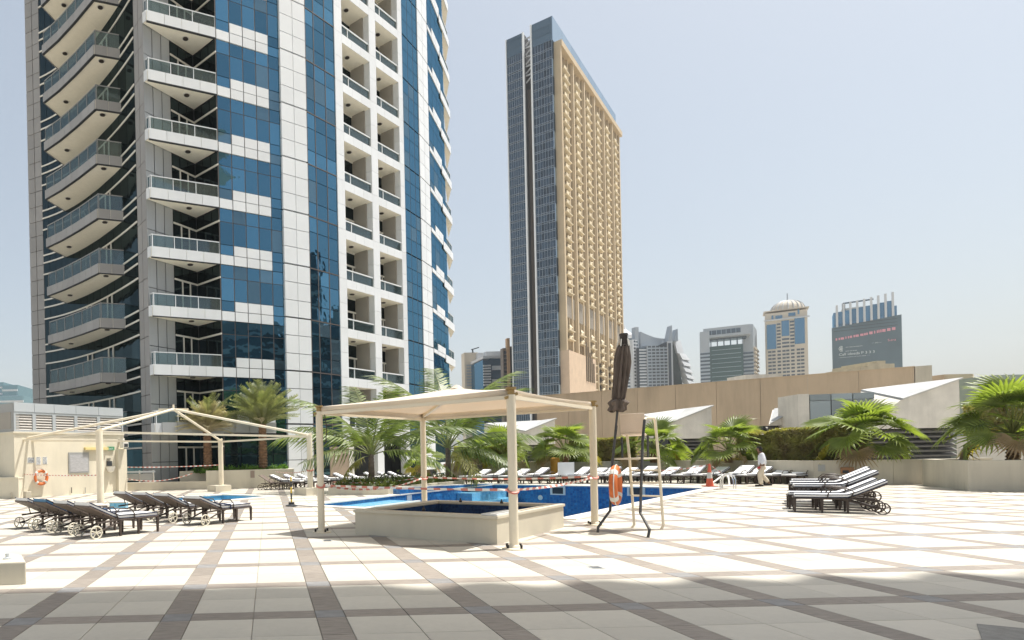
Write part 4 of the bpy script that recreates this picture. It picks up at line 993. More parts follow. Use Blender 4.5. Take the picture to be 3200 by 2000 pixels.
# ================================================================ LEFT HUT
HF = Face(p(45, 30.4), p(388, 35.4)); ZH = 4.6
hut = thing('plant_room', 'cream pool plant room with grey louvred top band at left', 'building', (-10.5, 33, 0), world=True)
mb = MB(); HF.box(mb, 0, HF.L, -.01, 3.12, -4, 0); obj('wall', mb, m_cream, hut)
mb = MB(); HF.box(mb, -.06, HF.L, 3.12, 3.2, -4, .06); obj('ledge', mb, m_cream, hut)
mb = MB(); HF.box(mb, 0, HF.L, 3.2, ZH - .05, -4, -.12); obj('upper_core', mb, m_greyclad, hut)
ups = [span(HF, q) for q in (48, 110, 172, 240, 311, 378)]
ups[0] = 0.02; ups[-1] = HF.L - .02
for a, b in zip(ups, ups[1:]):
    mb = MB(); HF.box(mb, a + .01, b - .01, 4.16, ZH, -.12, .02); obj('fascia_panel', mb, m_alu, hut)
    fr = MB(); HF.box(fr, a, a + .09, 3.2, 4.15, -.12, 0); HF.box(fr, b - .09, b, 3.2, 4.15, -.12, 0); HF.box(fr, a + .09, b - .09, 4.05, 4.15, -.12, 0); HF.box(fr, a + .09, b - .09, 3.2, 3.27, -.12, 0)
    o = obj('louvre_frame', fr, m_alu, hut)
    for i in range(6):
        z = 3.28 + i * .128; mb = MB(); q = [HF.P(a + .1, -.02), HF.P(b - .1, -.02), HF.P(b - .1, -.1), HF.P(a + .1, -.1)]
        mb.hexa([(q[0].x, q[0].y, z), (q[1].x, q[1].y, z), (q[2].x, q[2].y, z + .1), (q[3].x, q[3].y, z + .1)], [(q[0].x, q[0].y, z + .025), (q[1].x, q[1].y, z + .025), (q[2].x, q[2].y, z + .125), (q[3].x, q[3].y, z + .125)])
        obj('louvre_slat', mb, M('beige grey louvre', (.50, .47, .43), .6) if 'beige grey louvre' not in bpy.data.materials else bpy.data.materials['beige grey louvre'], o)
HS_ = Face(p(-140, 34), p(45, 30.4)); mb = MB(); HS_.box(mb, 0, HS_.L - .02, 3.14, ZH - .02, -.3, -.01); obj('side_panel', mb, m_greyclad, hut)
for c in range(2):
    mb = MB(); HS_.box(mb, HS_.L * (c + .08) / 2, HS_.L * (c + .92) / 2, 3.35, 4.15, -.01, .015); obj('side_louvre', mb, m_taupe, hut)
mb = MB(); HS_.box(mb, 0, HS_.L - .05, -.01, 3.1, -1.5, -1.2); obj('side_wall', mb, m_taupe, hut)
def plate(name, label, cat, px0, py0, px1, py1, mat, o=.03, parent=None):
    u0, z1 = onface(HF, px0, py0); u1, z0 = onface(HF, px1, py1); mb = MB(); HF.box(mb, u0, u1, z0, z1, 0.001, o)
    ob = obj(name, mb, mat, parent)
    return tag(ob, label, cat) if label else ob
nbd = plate('notice_board', 'grey framed notice board on the cream plant room wall', 'notice board', 213, 1414, 278, 1477, m_greyclad, .04)
u0, z1 = onface(HF, 217, 1421); u1, z0 = onface(HF, 274, 1473); mb = MB(); HF.box(mb, u0, u1, z0, z1, .04, .05); o_ = obj('board_sheet', mb, M('grey notice print', (.40, .40, .41), .5, var=.25, scale=6, stretch=(1, 1, 12)), nbd)
m_scrib = M('black print', (.05, .05, .055), .6)
random.seed(11)
for k, (a, b, c, d) in enumerate(((86, 1430, 107, 1446), (113.5, 1428, 127, 1452), (133.5, 1428, 147.5, 1450))):
    s_ = plate('wall_notice', ('landscape shaped pool notice with tiny lettering, nearest the corner post', 'narrow upright pool notice with tiny lettering, middle of three', 'upright pool notice with tiny lettering, nearest the notice board')[k], 'notice', a, b, c, d, m_white, .012)
    u0, z1 = onface(HF, a, b); u1, z0 = onface(HF, c, d); mb = MB(); n = 6
    for i in range(n):
        z = z0 + (z1 - z0) * (i + .5) / n; u = u0 + .02
        while u < u1 - .03:
            w_ = random.uniform(.012, .05); HF.box(mb, u, min(u + w_, u1 - .02), z - .013, z + .013 + random.uniform(0, .012), .012, .014); u += w_ + random.uniform(.01, .02)
    tag(obj('notice_lettering', mb, m_scrib, s_), kind='stuff')
lm = plate('wall_lamp', 'long pale yellow lamp bar over the plant room shower', 'lamp', 262, 1398, 334, 1406, M('pale yellow plastic', (.70, .58, .26), .5), .16)
ex = plate('exit_sign', 'small green exit sign beside the yellow lamp bar', 'sign', 336, 1396, 355, 1407, M('green sign', (.06, .25, .12), .5), .08)
u0, z1 = onface(HF, 337.5, 1398.2); q = HF.P(u0, .083); cu = bpy.data.curves.new('l', 'FONT'); cu.body = 'EXIT'; cu.size = .14; ob_ = bpy.data.objects.new('tmp2', cu); me = bpy.data.meshes.new_from_object(ob_); bpy.data.objects.remove(ob_); me.materials.append(m_white)
o = bpy.data.objects.new('sign_lettering', me); C.objects.link(o); o.parent = ex; o.location = (q.x, q.y, z1 - .125); o.rotation_euler = (R(90), 0, math.atan2(HF.u.y, HF.u.x))
ph = plate('wall_phone', 'small black wall phone on the plant room', 'phone', 333, 1441, 347, 1456, m_joint2, .1)
u0, z1 = onface(HF, 333, 1434); mb = MB(); HF.box(mb, u0, u0 + .24, z1 - .02, z1 + .02, .001, .06); tag(obj('wall_slot', mb, m_louv), 'thin dark slot above the black wall phone', 'slot')
u0, z1 = onface(HF, 338, 1458); q = HF.P(u0, .22); mb = MB(); mb.lathe([(.05, z1 - .32), (.16, z1 - .26), (.24, z1 - .05), (.25, z1), (.21, z1), (.18, z1 - .06), (.05, z1 - .2)], 16, (q.x, q.y)); tag(obj('wash_basin', mb, m_frame, smooth=True), 'white rounded wash basin on the plant room wall', 'basin')
mb = MB(); u0 = span(HF, 362); HF.box(mb, u0, HF.L + .02, -.01, 2.35, 0, .22); obj('pilaster', mb, m_cream, hut, bevel=.01)
u0, z1 = onface(HF, 366, 1376); sp_ = thing('wall_speaker', 'white angled loudspeaker at the plant room corner', 'loudspeaker', (HF.P(u0).x, HF.P(u0).y, z1), world=True)
mb = MB(); HF.box(mb, u0, u0 + .35, z1 - .42, z1 - .06, .22, .55); obj('speaker_body', mb, m_frame, sp_, bevel=.03); mb = MB(); HF.box(mb, u0 + .05, u0 + .3, z1 - .38, z1 - .2, .55, .56); obj('speaker_grille', mb, m_joint2, sp_)
mb = MB(); HF.box(mb, u0 + .1, u0 + .2, z1 - .06, z1 + .1, .0, .4); obj('bracket', mb, m_frame, sp_)
for px in (222, 265):
    u0, z1 = onface(HF, px, 1540); mb = MB(); q = HF.P(u0, .06); mb.tube([(q.x, q.y, z1 - .02), (q.x, q.y, z1 + .28)], .02, 8); tag(obj('pipe_stub', mb, m_dark if px == 222 else m_greyclad), 'short brown pipe stub low on the plant room wall' if px == 222 else 'thin grey pipe stub low on the plant room wall', 'pipe')
# low wall and stacked stones at the far left
lw_ = thing('garden_wall', 'low cream wall at the left edge below stacked stones', 'wall', (-13.4, 30.6, 0), world=True); f = Face(p(-120, 31.2), p(56, 30.2))
mb = MB(); f.box(mb, 0, f.L, -.01, .96, -.3, 0); obj('wall', mb, m_cream, lw_); mb = MB(); f.box(mb, 0, f.L + .02, .96, 1.02, -.33, .04); obj('coping', mb, m_cream, lw_)
ss = thing('stone_pier', 'stack of rough grey stone blocks at the left edge', 'stone pier', (-14.3, 31.6, 0), world=True)
f = Face(p(-90, 32.2), p(34, 31.4)); random.seed(5)
m_stone = M('rough grey stone', (.36, .33, .27), .9, var=.3, scale=3, bump=.8, bscale=9, rand=.2)
mb = MB(); f.box(mb, 0, f.L - .1, -.01, 1.0, -.7, -.1); obj('footing', mb, m_conc, ss)
for i in range(5):
    for c in range(2):
        a, b = f.L * c / 2 + random.uniform(0, .05), f.L * (c + 1) / 2 - random.uniform(.01, .05); mb = MB(); f.box(mb, a, b, 1.01 + i * .44, 1.44 + i * .44, -.7, random.uniform(-.06, .04)); obj('stone_block', mb, m_stone, ss, bevel=.025)
mb = MB(); f.box(mb, f.L - .55, f.L + .1, 3.25, 3.62, -.8, .1); obj('cap_beam', mb, m_dark, ss)
mb = MB(); f.box(mb, f.L + .02, f.L + .32, -.01, 3.3, -.5, -.1); tag(obj('timber_post', mb, m_dark), 'dark brown timber post between the stone stack and the plant room', 'post')
# ramp wall, railing and date palm planter before the tower
rw = thing('ramp_wall', 'low beige ramp wall before the grey tower column', 'wall', (-6, 36, 0), world=True); f = Face(p(394, 36.0), p(643, 35.8))
mb = MB(); f.box(mb, 0, f.L, -.01, .46, -.25, 0); obj('wall', mb, m_tub, rw, bevel=.01)
rl = thing('ramp_railing', 'grey ramp railing with infill panel below the concave balconies', 'railing', (-8, 36.3, 0), world=True); f = Face(p(392, 36.4), p(478, 36.3))
mb = MB(); f.box(mb, 0, f.L, .55, .95, -.04, 0); obj('infill_panel', mb, m_greyclad, rl)
for u in (0, .5, 1): mb = MB(); f.box(mb, max(0, f.L * u - .04), f.L * u + .04, -.01, 1.12, -.06, .0); obj('post', mb, m_frame, rl)
mb = MB(); f.box(mb, -.1, f.L + .1, 1.0, 1.1, -.08, .02); obj('handrail', mb, m_alu, rl)
dp = thing('palm_planter', 'long cream planter box holding two date palms before the tower', 'planter', (-2, 37, 0), world=True); f = Face(p(643, 35.8), p(918, 36.5))
mb = MB(); f.box(mb, 0, f.L, -.01, 1.04, -.3, 0); obj('front_wall', mb, m_cream, dp, bevel=.012)
f2 = Face(p(560, 37.4), p(643, 37.3)); mb = MB(); f2.box(mb, 0, f2.L + .05, -.01, 1.02, -.25, 0); obj('return_wall', mb, m_tub, dp)
mb = MB(); f.box(mb, 0, .3, -.01, 1.03, -1.75, -.3); obj('end_wall', mb, m_tub, dp); mb = MB(); f.box(mb, f.L - .3, f.L, -.01, 1.04, -1.75, -.3); obj('end_wall', mb, m_cream, dp)
mb = MB(); f.box(mb, .3, f.L - .3, .6, .95, -1.8, -.3); f2.box(mb, 0, f2.L, .6, .93, -1, -.25); tag(obj('soil', mb, m_soil, dp), kind='stuff')
u, z = onface(f, 789, 1482); mb = MB(); f.box(mb, u - .12, u + .12, z - .2, z + .2, 0, .02); tag(obj('wall_vent', mb, M('brown vent plate', (.35, .27, .22), .6)), 'small brown plate on the date palm planter front', 'plate')
# island planter beside the pool
isl = [Vector(q) for q in ((2.13, 28.0), (4.62, 27.15), (9.5, 32.75), (8.4, 34.9), (5.0, 33.2), (2.6, 30.2))]
ip = thing('island_planter', 'low curved planter island with ground cover and two coconut palms', 'planter', (5, 31, 0), world=True)
cI = sum(isl, Vector((0, 0))) / len(isl); inn = [cI + (v - cI) * .93 for v in isl]
for i in range(len(isl)):
    j = (i + 1) % len(isl); mb = MB(); q = [isl[i], isl[j], inn[j], inn[i]]; mb.hexa([(v.x, v.y, -.01) for v in q], [(v.x, v.y, .32) for v in q]); obj('kerb_wall', mb, m_cream, ip)
mb = MB(); mb.prism([(v.x, v.y) for v in inn], .0, .27); tag(obj('soil', mb, m_soil, ip), kind='stuff')
# low block with a fitting in the left foreground
a = gp(82, 1826); fb = thing('low_block', 'low cream bench block with metal fitting at the left edge', 'block', (a.x - 1, a.y + .8, 0), world=True)
mb = MB(); mb.prism([(a.x, a.y), (a.x - .34, a.y + .7), (a.x - .75, a.y + 1.0), (a.x - 2.4, a.y + 1.05), (a.x - 2.4, a.y - .22)], -.01, .31); obj('block_body', mb, m_tub, fb, bevel=.02)
q = gp(23, 1747, .31); mb = MB(); mb.lathe([(.06, .31), (.06, .33), (.025, .34), (.03, .38), (.03, .39)], 12, (q.x, q.y)); obj('metal_fitting', mb, m_alu, fb)
# ================================================================ PLANTS
m_fan = LEAF('fan palm leaf', (.17, .235, .055), tip=(.31, .37, .11), trans=.5)
m_fany = LEAF('yellowing fan palm leaf', (.36, .32, .05), tip=(.48, .38, .08))
m_date = LEAF('date palm frond', (.17, .21, .09), var=.4, tip=(.32, .33, .17), trans=.25)
m_dated = LEAF('dry date palm frond', (.42, .36, .23), tip=(.58, .52, .38), trans=.2)
m_coco = LEAF('coconut palm frond', (.10, .155, .04), tip=(.22, .27, .08), trans=.35)
m_cocoy = LEAF('yellow coconut frond', (.20, .20, .04), tip=(.30, .27, .07))
m_hedge = LEAF('hedge leaf', (.42, .34, .17), tip=(.50, .50, .17), scale=1.6, trans=.4)
m_cover = LEAF('ground cover leaf', (.06, .15, .02), tip=(.14, .28, .03), trans=.3)
m_cover2 = LEAF('dark ground cover leaf', (.05, .08, .02), tip=(.14, .17, .03), trans=.3)
m_stalk = M('palm stalk', (.17, .19, .06), .5, var=.2)
m_trunk = M('fibrous palm trunk', (.22, .13, .075), .9, var=.4, scale=6, bump=1, bscale=14)
m_trunk2 = M('grey brown palm trunk', (.17, .13, .10), .9, var=.3, scale=5, bump=.8, bscale=12)
m_twig = M('dry twig', (.22, .17, .11), .9)
def fan_leaf(seed, pet=.9, rad=.85, n=26, spread=118, droop=.35):
    r = random.Random(seed); mb = MB(); bend = R((25, 48, 62, 36)[seed % 4])
    mb.mi = 0; mb.tube([(0, 0, 0), (pet * .5, 0, .03), (pet, 0, 0)], [.022, .016, .011], 5)
    mb.mi = 1; hub = Vector((pet, 0, 0))
    for i in range(n):
        a0 = R(-spread + 2 * spread * i / n); a1 = R(-spread + 2 * spread * (i + 1) / n); am = (a0 + a1) / 2
        L = rad * (.72 + .28 * math.cos(am * .75)) * r.uniform(.92, 1.05)
        d = lambda a: Vector((math.cos(a), math.sin(a), 0))
        cup = .10 * (1 - math.cos(am)) * rad
        m = .58; up = Vector((0, 0, .030 * rad))
        e0 = hub + d(a0) * L * m + Vector((0, 0, cup * m)); e1 = hub + d(a1) * L * m + Vector((0, 0, cup * m)); mid = hub + d(am) * L * m + up + Vector((0, 0, cup * m))
        tipd = Vector((0, 0, -droop * rad * r.uniform(.12, .55)))
        s_ = hub + d(am + r.uniform(-.03, .03)) * L * .84 + Vector((0, 0, cup)) + tipd * .25
        tip = hub + d(am + r.uniform(-.06, .06)) * L * 1.02 + Vector((0, 0, cup)) + tipd
        w_ = (e1 - e0) * .22
        q_ = [hub, e0, mid, e1, s_ - w_, s_ + w_, tip]; rm = Matrix.Rotation(bend, 3, 'Y'); q_ = [hub + rm @ (v - hub) for v in q_]
        mb.add(q_, [(0, 1, 2), (0, 2, 3), (1, 4, 2), (2, 4, 5), (2, 5, 3), (4, 6, 5)])
    return mb
def pinnate(seed, L=2.4, leaf=.42, n=30, droop=.9, vee=.5, wid=.035, hang=.3, stiff=.0, start=.18):
    r = random.Random(seed); mb = MB(); N = 9
    pts = [Vector((L * (t - .12 * droop * t * t), 0, -droop * L * .45 * t ** 2.2)) for t in [i / N for i in range(N + 1)]]
    mb.mi = 0; mb.tube(pts, [.028 * (1 - .85 * i / N) for i in range(N + 1)], 5); mb.mi = 1
    for i in range(n):
        t = start + (1 - start) * (i + .5) / n; k = min(N - 1, int(t * N)); q = pts[k].lerp(pts[k + 1], t * N - k); tg = (pts[k + 1] - pts[k]).normalized()
        for s in (-1, 1):
            l = leaf * (.45 + .55 * math.sin(math.pi * (.12 + .82 * t))) * r.uniform(.85, 1.1)
            out = (Vector((0, s, 0)) * math.cos(vee) + Vector((0, 0, 1)) * math.sin(vee) * (1 if stiff else .55) + tg * r.uniform(.45, .75)).normalized()
            w_ = tg * wid * .5; m = q + out * l * .5 + Vector((0, 0, -hang * l * .12)); e = q + out * l * .93 + Vector((0, 0, -hang * l * r.uniform(.35, .75)))
            mb.add([q - w_ * .6, q + w_ * .6, m + w_, m - w_, e], [(0, 1, 2, 3), (3, 2, 4)])
    return mb
def frond_set(name, fn, mats, seeds): return [fn(s).mesh(name, mats, normals=False) for s in seeds]
FANS = frond_set('fan_leaf', lambda s: fan_leaf(s), [m_stalk, m_fan], range(4))
m_fandry = LEAF('dry fan palm leaf', (.25, .17, .09), tip=(.36, .26, .14), trans=.2)
FANY = frond_set('fan_leaf', lambda s: fan_leaf(s + 20, droop=.8), [m_stalk, m_fany], range(1)) + frond_set('fan_leaf', lambda s: fan_leaf(s + 23, rad=.6, droop=1.2), [m_stalk, m_fandry], range(1))
DATE = frond_set('frond', lambda s: pinnate(s, 2.3, .42, 34, .55, .55, .032, .15, 1), [m_stalk, m_date], range(4))
DATED = frond_set('frond', lambda s: pinnate(s + 9, 1.7, .34, 30, .9, .5, .032, .2, 1), [m_dated, m_dated], range(2))
COCO = frond_set('frond', lambda s: pinnate(s + 30, 3.3, .85, 36, .95, .12, .062, 1.25), [m_stalk, m_coco], range(4))
COCOY = frond_set('frond', lambda s: pinnate(s + 40, 2.6, .8, 30, 1.0, .1, .085, 1.1), [m_stalk, m_cocoy], range(2))
def put(me, name, parent, loc, az, el, roll=0, sc_=1.0):
    o = bpy.data.objects.new(name, me); C.objects.link(o); o.parent = parent; o.location = loc
    o.rotation_mode = 'XYZ'; o.rotation_euler = (Matrix.Rotation(az, 3, 'Z') @ Matrix.Rotation(-el, 3, 'Y') @ Matrix.Rotation(roll, 3, 'X')).to_euler(); o.scale = (sc_,) * 3; return o
def trunk_mesh(h, r0, r1, lean=(0, 0), rings=14, rough=.12, seed=0, n=12):
    r = random.Random(seed); prof = []
    mb = MB(); pts = []; rad = []
    for i in range(rings * 2 + 1):
        t = i / (rings * 2); pts.append((lean[0] * t * t, lean[1] * t * t, h * t)); rad.append((r0 + (r1 - r0) * t) * (1 + (rough if i % 2 else -rough * .4)) * r.uniform(.96, 1.04))
    return mb.tube(pts, rad, n)
def fan_palm(label, loc, h, n, size, seed, ny=3, squash=1.0):
    t = thing('fan_palm', label, 'palm', loc, 0, 'fan palms in the planters'); r = random.Random(seed)
    obj('trunk', trunk_mesh(h, .17, .13, rings=8, rough=.22, seed=seed), m_trunk, t)
    for i in range(n):
        u = (i + .5) / n; el = R(88 - 108 * u ** .95) + r.uniform(-.2, .2); az = i * 2.39996 + r.uniform(-.3, .3)
        y = i >= n - ny
        put((FANY if y else FANS)[i % (2 if y else 4)], 'fan_leaf', t, (0, 0, h - .05 * u), az, el, r.uniform(-.7, .7), size * r.uniform(.8, 1.15))
    return t
def date_palm(label, loc, h, n, size, seed, dry):
    t = thing('date_palm', label, 'palm', loc, 0, 'date palms in the tower planter'); r = random.Random(seed)
    obj('trunk', trunk_mesh(h, .24, .21, rings=16, rough=.16, seed=seed), m_trunk, t)
    mb = MB()
    for i in range(70):
        th = i * 2.39996; z = h * (i + .5) / 70; rr = .22; a, b = math.cos(th), math.sin(th)
        mb.add([(rr * a - .07 * b, rr * b + .07 * a, z - .06), (rr * a + .07 * b, rr * b - .07 * a, z - .06), ((rr + .07) * a, (rr + .07) * b, z + .08)], [(0, 1, 2)])
    tag(obj('leaf_base', mb, m_trunk, t), kind='stuff')
    for i in range(n):
        u = (i + .5) / n; el = R(86 - 62 * u ** 1.1) + r.uniform(-.1, .1); az = i * 2.39996 + r.uniform(-.25, .25); d = r.random() < dry
        put((DATED if d else DATE)[i % (2 if d else 4)], 'frond', t, (0, 0, h - .1 + .1 * (1 - u)), az, el, r.uniform(-.3, .3), size * r.uniform(.85, 1.08))
    return t
def coco_palm(label, loc, h, fr, seed, lean=(0, 0), SC=1.0):
    t = thing('coconut_palm', label, 'palm', loc, 0, 'coconut palms on the island planter'); r = random.Random(seed)
    obj('trunk', trunk_mesh(h, .16, .12, lean, rings=10, rough=.06, seed=seed), m_trunk2, t)
    for az, el, s, y in fr:
        put((COCOY if y else COCO)[r.randrange(2 if y else 4)], 'frond', t, (lean[0], lean[1], h - .05), R(az), R(el), r.uniform(-.35, .35), s * SC)
    mb = MB()
    for k in range(5): mb.tube([(lean[0], lean[1], h - .3), (lean[0] + .12 * math.cos(k * 1.26), lean[1] + .12 * math.sin(k * 1.26), h + .45)], [.09, .03], 6)
    obj('leaf_sheath', mb, m_stalk, t)
    return t
# date palms before the tower
q = p(660, 37.0); date_palm('shorter date palm with dry bushy crown nearest the grey column', (q.x - .2, q.y, .95), 2.35, 120, 1.12, 1, .85)
q = p(822, 37.4); date_palm('taller green date palm beside the white tower pier', (q.x, q.y, .95), 2.75, 95, 1.15, 2, .12)
# coconut palms: (azimuth, elevation, size, yellow)
q = p(1160, 30.0)
coco_palm('coconut palm with brown trunk left of the rear canopy pole', (q.x, q.y, .25), 1.5,
    [(95, 80, 1.0, 0), (20, 66, 1.0, 0), (165, 64, 1.05, 0), (290, 72, .9, 0), (185, 36, 1.05, 0), (-8, 40, 1.1, 0), (215, 20, .85, 0), (-38, 18, .85, 0), (145, 46, .95, 0), (60, 50, .95, 0), (250, 46, .75, 0), (338, 60, .9, 0), (200, -8, .6, 1)], 5, SC=1.32)
q = p(1400, 33.2)
coco_palm('coconut palm with pale trunk seen right of the rear canopy pole', (q.x, q.y, .25), 1.75,
    [(90, 84, 1.1, 0), (25, 72, 1.12, 0), (155, 74, 1.1, 0), (178, 54, 1.0, 0), (2, 56, 1.05, 0), (-18, 32, .9, 0), (198, 30, .85, 0), (-45, 8, .75, 0), (70, 50, .95, 0), (285, 68, .85, 0), (-70, -10, .7, 1), (325, 64, .95, 0)], 6, SC=1.5)
# fan palms
q = p(1592, 38.5); fan_palm('small fan palm behind the near canopy pole', (q.x, q.y + 1, .95), .55, 24, 1.35, 11)
q = p(1790, 37.4); fan_palm('fan palm just left of the right canopy pole', (q.x, q.y + 1, .95), .7, 28, 1.35, 12)
q = p(2075, 35.4); fan_palm('fan palm standing behind the lifeguard chair', (q.x, q.y + 1, .95), .6, 28, 1.3, 13)
q = p(2312, 31.4); fan_palm('fan palm left of the brown hedge and the walking person', (q.x, q.y + .8, .95), .6, 26, 1.15, 14)
q = p(2735, 27.6); fan_palm('broad fan palm above the tight lounger cluster', (q.x, q.y + .6, .95), .85, 34, 1.38, 15, 5)
q = p(3195, 22.6); fan_palm('largest fan palm in the tall planter at the right edge', (q.x, q.y + .3, .98), 1.0, 36, 1.42, 16, 5)
q = p(1490, 39.5); fan_palm('low yellow green fan palm beside the pale coconut trunk', (q.x, q.y + 1, .95), .35, 18, 1.05, 17, 4)
q = p(1330, 39.5); fan_palm('low fan palm half hidden right of the rear canopy pole', (q.x, q.y + 1, .5), .5, 16, 1.0, 18, 4)
# hedges
def leaves(mb, n, fn, s0, s1, r):
    for _ in range(n):
        c = fn(r); a = Vector((r.gauss(0, 1), r.gauss(0, 1), r.gauss(0, 1) * .7 + .3)).normalized(); b = a.orthogonal().normalized(); b.rotate(Matrix.Rotation(r.uniform(0, 6.3), 3, a)); e = a.cross(b); s = r.uniform(s0, s1)
        mb.add([c - b * s, c + e * s * .5 + a * s * .12, c + b * s, c - e * s * .5 + a * s * .12], [(0, 1, 2, 3)])
def hedge(label, a, b, z0, h, depth, n, seed, mat=m_hedge):
    r = random.Random(seed); f = Face(a, b); c = f.mid(); t = thing('hedge', label, 'hedge', (c.x, c.y, z0), world=True)
    bumps = [(r.uniform(0, f.L), r.uniform(.5, 1.1), r.uniform(-.25, .14)) for _ in range(int(f.L * 2.2))]
    def top(u): return h + sum(g * math.exp(-((u - x) / w_) ** 2) for x, w_, g in bumps) * .6
    def fn(r):
        u = r.uniform(0, f.L); hh = top(u)
        m = r.random()
        if m < .6: z, o = r.uniform(.0, hh), -abs(r.gauss(0, .12)) + .10 * math.sin(u * 3 + 1) * .6
        elif m < .9: z, o = hh - abs(r.gauss(0, .09)) + .04, -r.uniform(0, depth)
        else: z, o = r.uniform(0, hh), -r.uniform(0, depth)
        q = f.P(u, o); return Vector((q.x, q.y, z0 + z))
    mb = MB(); leaves(mb, n, fn, .05, .105, r); me = mb.mesh('foliage', mat, normals=False); tag(link('foliage', me, t), kind='stuff')
    mb = MB(); f.box(mb, .15, f.L - .15, z0, z0 + h * .72, -depth + .1, -.28); obj('twig_mass', mb, m_twig, t)
    return t
hedge('dense brown green hedge behind the walking person', p(2300, 33.2), p(2640, 28.4), .92, 1.75, 1.3, 17000, 1)
hedge('clipped hedge between the right canopy pole and the lifeguard chair', p(1778, 39.8), p(1985, 37.6), .92, 1.7, 1.3, 11000, 2)
hedge('low hedge behind the pale coconut palm trunk', p(1420, 41.5), p(1600, 40.6), .95, 1.3, 1.2, 6500, 3)
def cover(label, poly, z0, h, n, seed, mat, parent=None):
    r = random.Random(seed); xs = [v[0] for v in poly]; ys = [v[1] for v in poly]
    def fn(r):
        while True:
            q = (r.uniform(min(xs), max(xs)), r.uniform(min(ys), max(ys)))
            if inside(q, poly): return Vector((*q, z0 + abs(r.gauss(0, .5)) * h * (.6 + .4 * math.sin(q[0] * 5) * math.cos(q[1] * 4))))
    mb = MB(); leaves(mb, n, fn, .05, .11, r); return tag(link('ground_cover', mb.mesh('ground_cover', mat, normals=False), parent), kind='stuff', label=label, cat='ground cover')
cover('low bright green plants filling the date palm planter', [p(590, 37.9), p(592, 37.6), p(650, 36.2), p(895, 36.8), p(900, 38.1), p(700, 37.9)], .92, .38, 5200, 4, m_cover)
cover('low dark green plants spread over the island planter', [tuple(v) for v in inn], .24, .42, 11000, 5, m_cover2)
# shrubs on the slope behind the far right palm
hedge('dark scrub growing on the bank behind the far right palm', p(3010, 31), p(3260, 29), 1.9, 1.6, 1.5, 5000, 6)
bk_ = MB(); bk_.prism([tuple(p(2990, 30)), tuple(p(3350, 28)), tuple(p(3350, 33)), tuple(p(2990, 35))], -.01, 2.0); tag(obj('bank_wall', bk_, m_conc), 'plain concrete bank behind the far right palm', 'wall')
# ================================================================ SHADE CANOPY OVER THE TUB
m_fab = M('ivory tensile fabric', (.76, .71, .62), .8, var=.05, scale=.7, dirt=.12)
t_, o_ = m_fab.node_tree, [n for n in m_fab.node_tree.nodes if n.type == 'OUTPUT_MATERIAL'][0]
b_ = [n for n in t_.nodes if n.type == 'BSDF_PRINCIPLED'][0]; tl = t_.nodes.new('ShaderNodeBsdfTranslucent'); tl.inputs[0].default_value = (.82, .68, .52, 1)
ms = t_.nodes.new('ShaderNodeMixShader'); ms.inputs[0].default_value = .35; t_.links.new(b_.outputs[0], ms.inputs[1]); t_.links.new(tl.outputs[0], ms.inputs[2]); t_.links.new(ms.outputs[0], o_.inputs[0])
m_bolt = M('dark bolt', (.03, .03, .03), .5, .5)
PN, PL, PR_ = gp(1607, 1716), gp(1005, 1664), gp(1859, 1641.5)
PB = PL + PR_ - PN; ZC = 2.72
cano = thing('shade_canopy', 'ivory fabric shade canopy on four posts over the raised tub', 'canopy', ((PN.x + PB.x) / 2, (PN.y + PB.y) / 2, 0), world=True)
COR = [PL, PN, PR_, PB]; cen = sum(COR, Vector()) / 4; apex = Vector((cen.x, cen.y, 3.13))
for q in COR:
    mb = MB(); mb.tube([(q.x, q.y, .02), (q.x, q.y, ZC - .06)], .076, 20); po = obj('post', mb, m_steelcream, cano, smooth=True)
    mb = MB(); mb.lathe([(.20, .0), (.20, .022), (.10, .03), (.09, .07), (.077, .08)], 24, (q.x, q.y)); obj('base_plate', mb, m_steelcream, po, smooth=True)
    for k in range(4):
        th = k * math.pi / 2 + .5; mb = MB(); mb.lathe([(.022, .02), (.022, .085)], 6, (q.x + .155 * math.cos(th), q.y + .155 * math.sin(th))); obj('anchor_bolt', mb, m_bolt, po)
    mb = MB(); mb.lathe([(.06, ZC - .06), (.06, ZC + .02), (.09, ZC + .03), (.09, ZC + .07)], 10, (q.x, q.y)); mb.beam((q.x - .12, q.y - .03, ZC - .12), (q.x + .1, q.y - .04, ZC - .04), .03, .05); obj('corner_bracket', mb, M('weathered brass', (.35, .24, .10), .45, .6), po)
for i in range(4):
    a, b = COR[i], COR[(i + 1) % 4]; mb = MB(); mb.beam((a.x, a.y, ZC - .10), (b.x, b.y, ZC - .10), .055, .065); obj('eave_beam', mb, m_steelcream, cano)
    mb = MB(); mb.beam((a.x, a.y, ZC - .02), apex - Vector((0, 0, .10)), .06, .08); obj('hip_beam', mb, m_steelcream, cano)
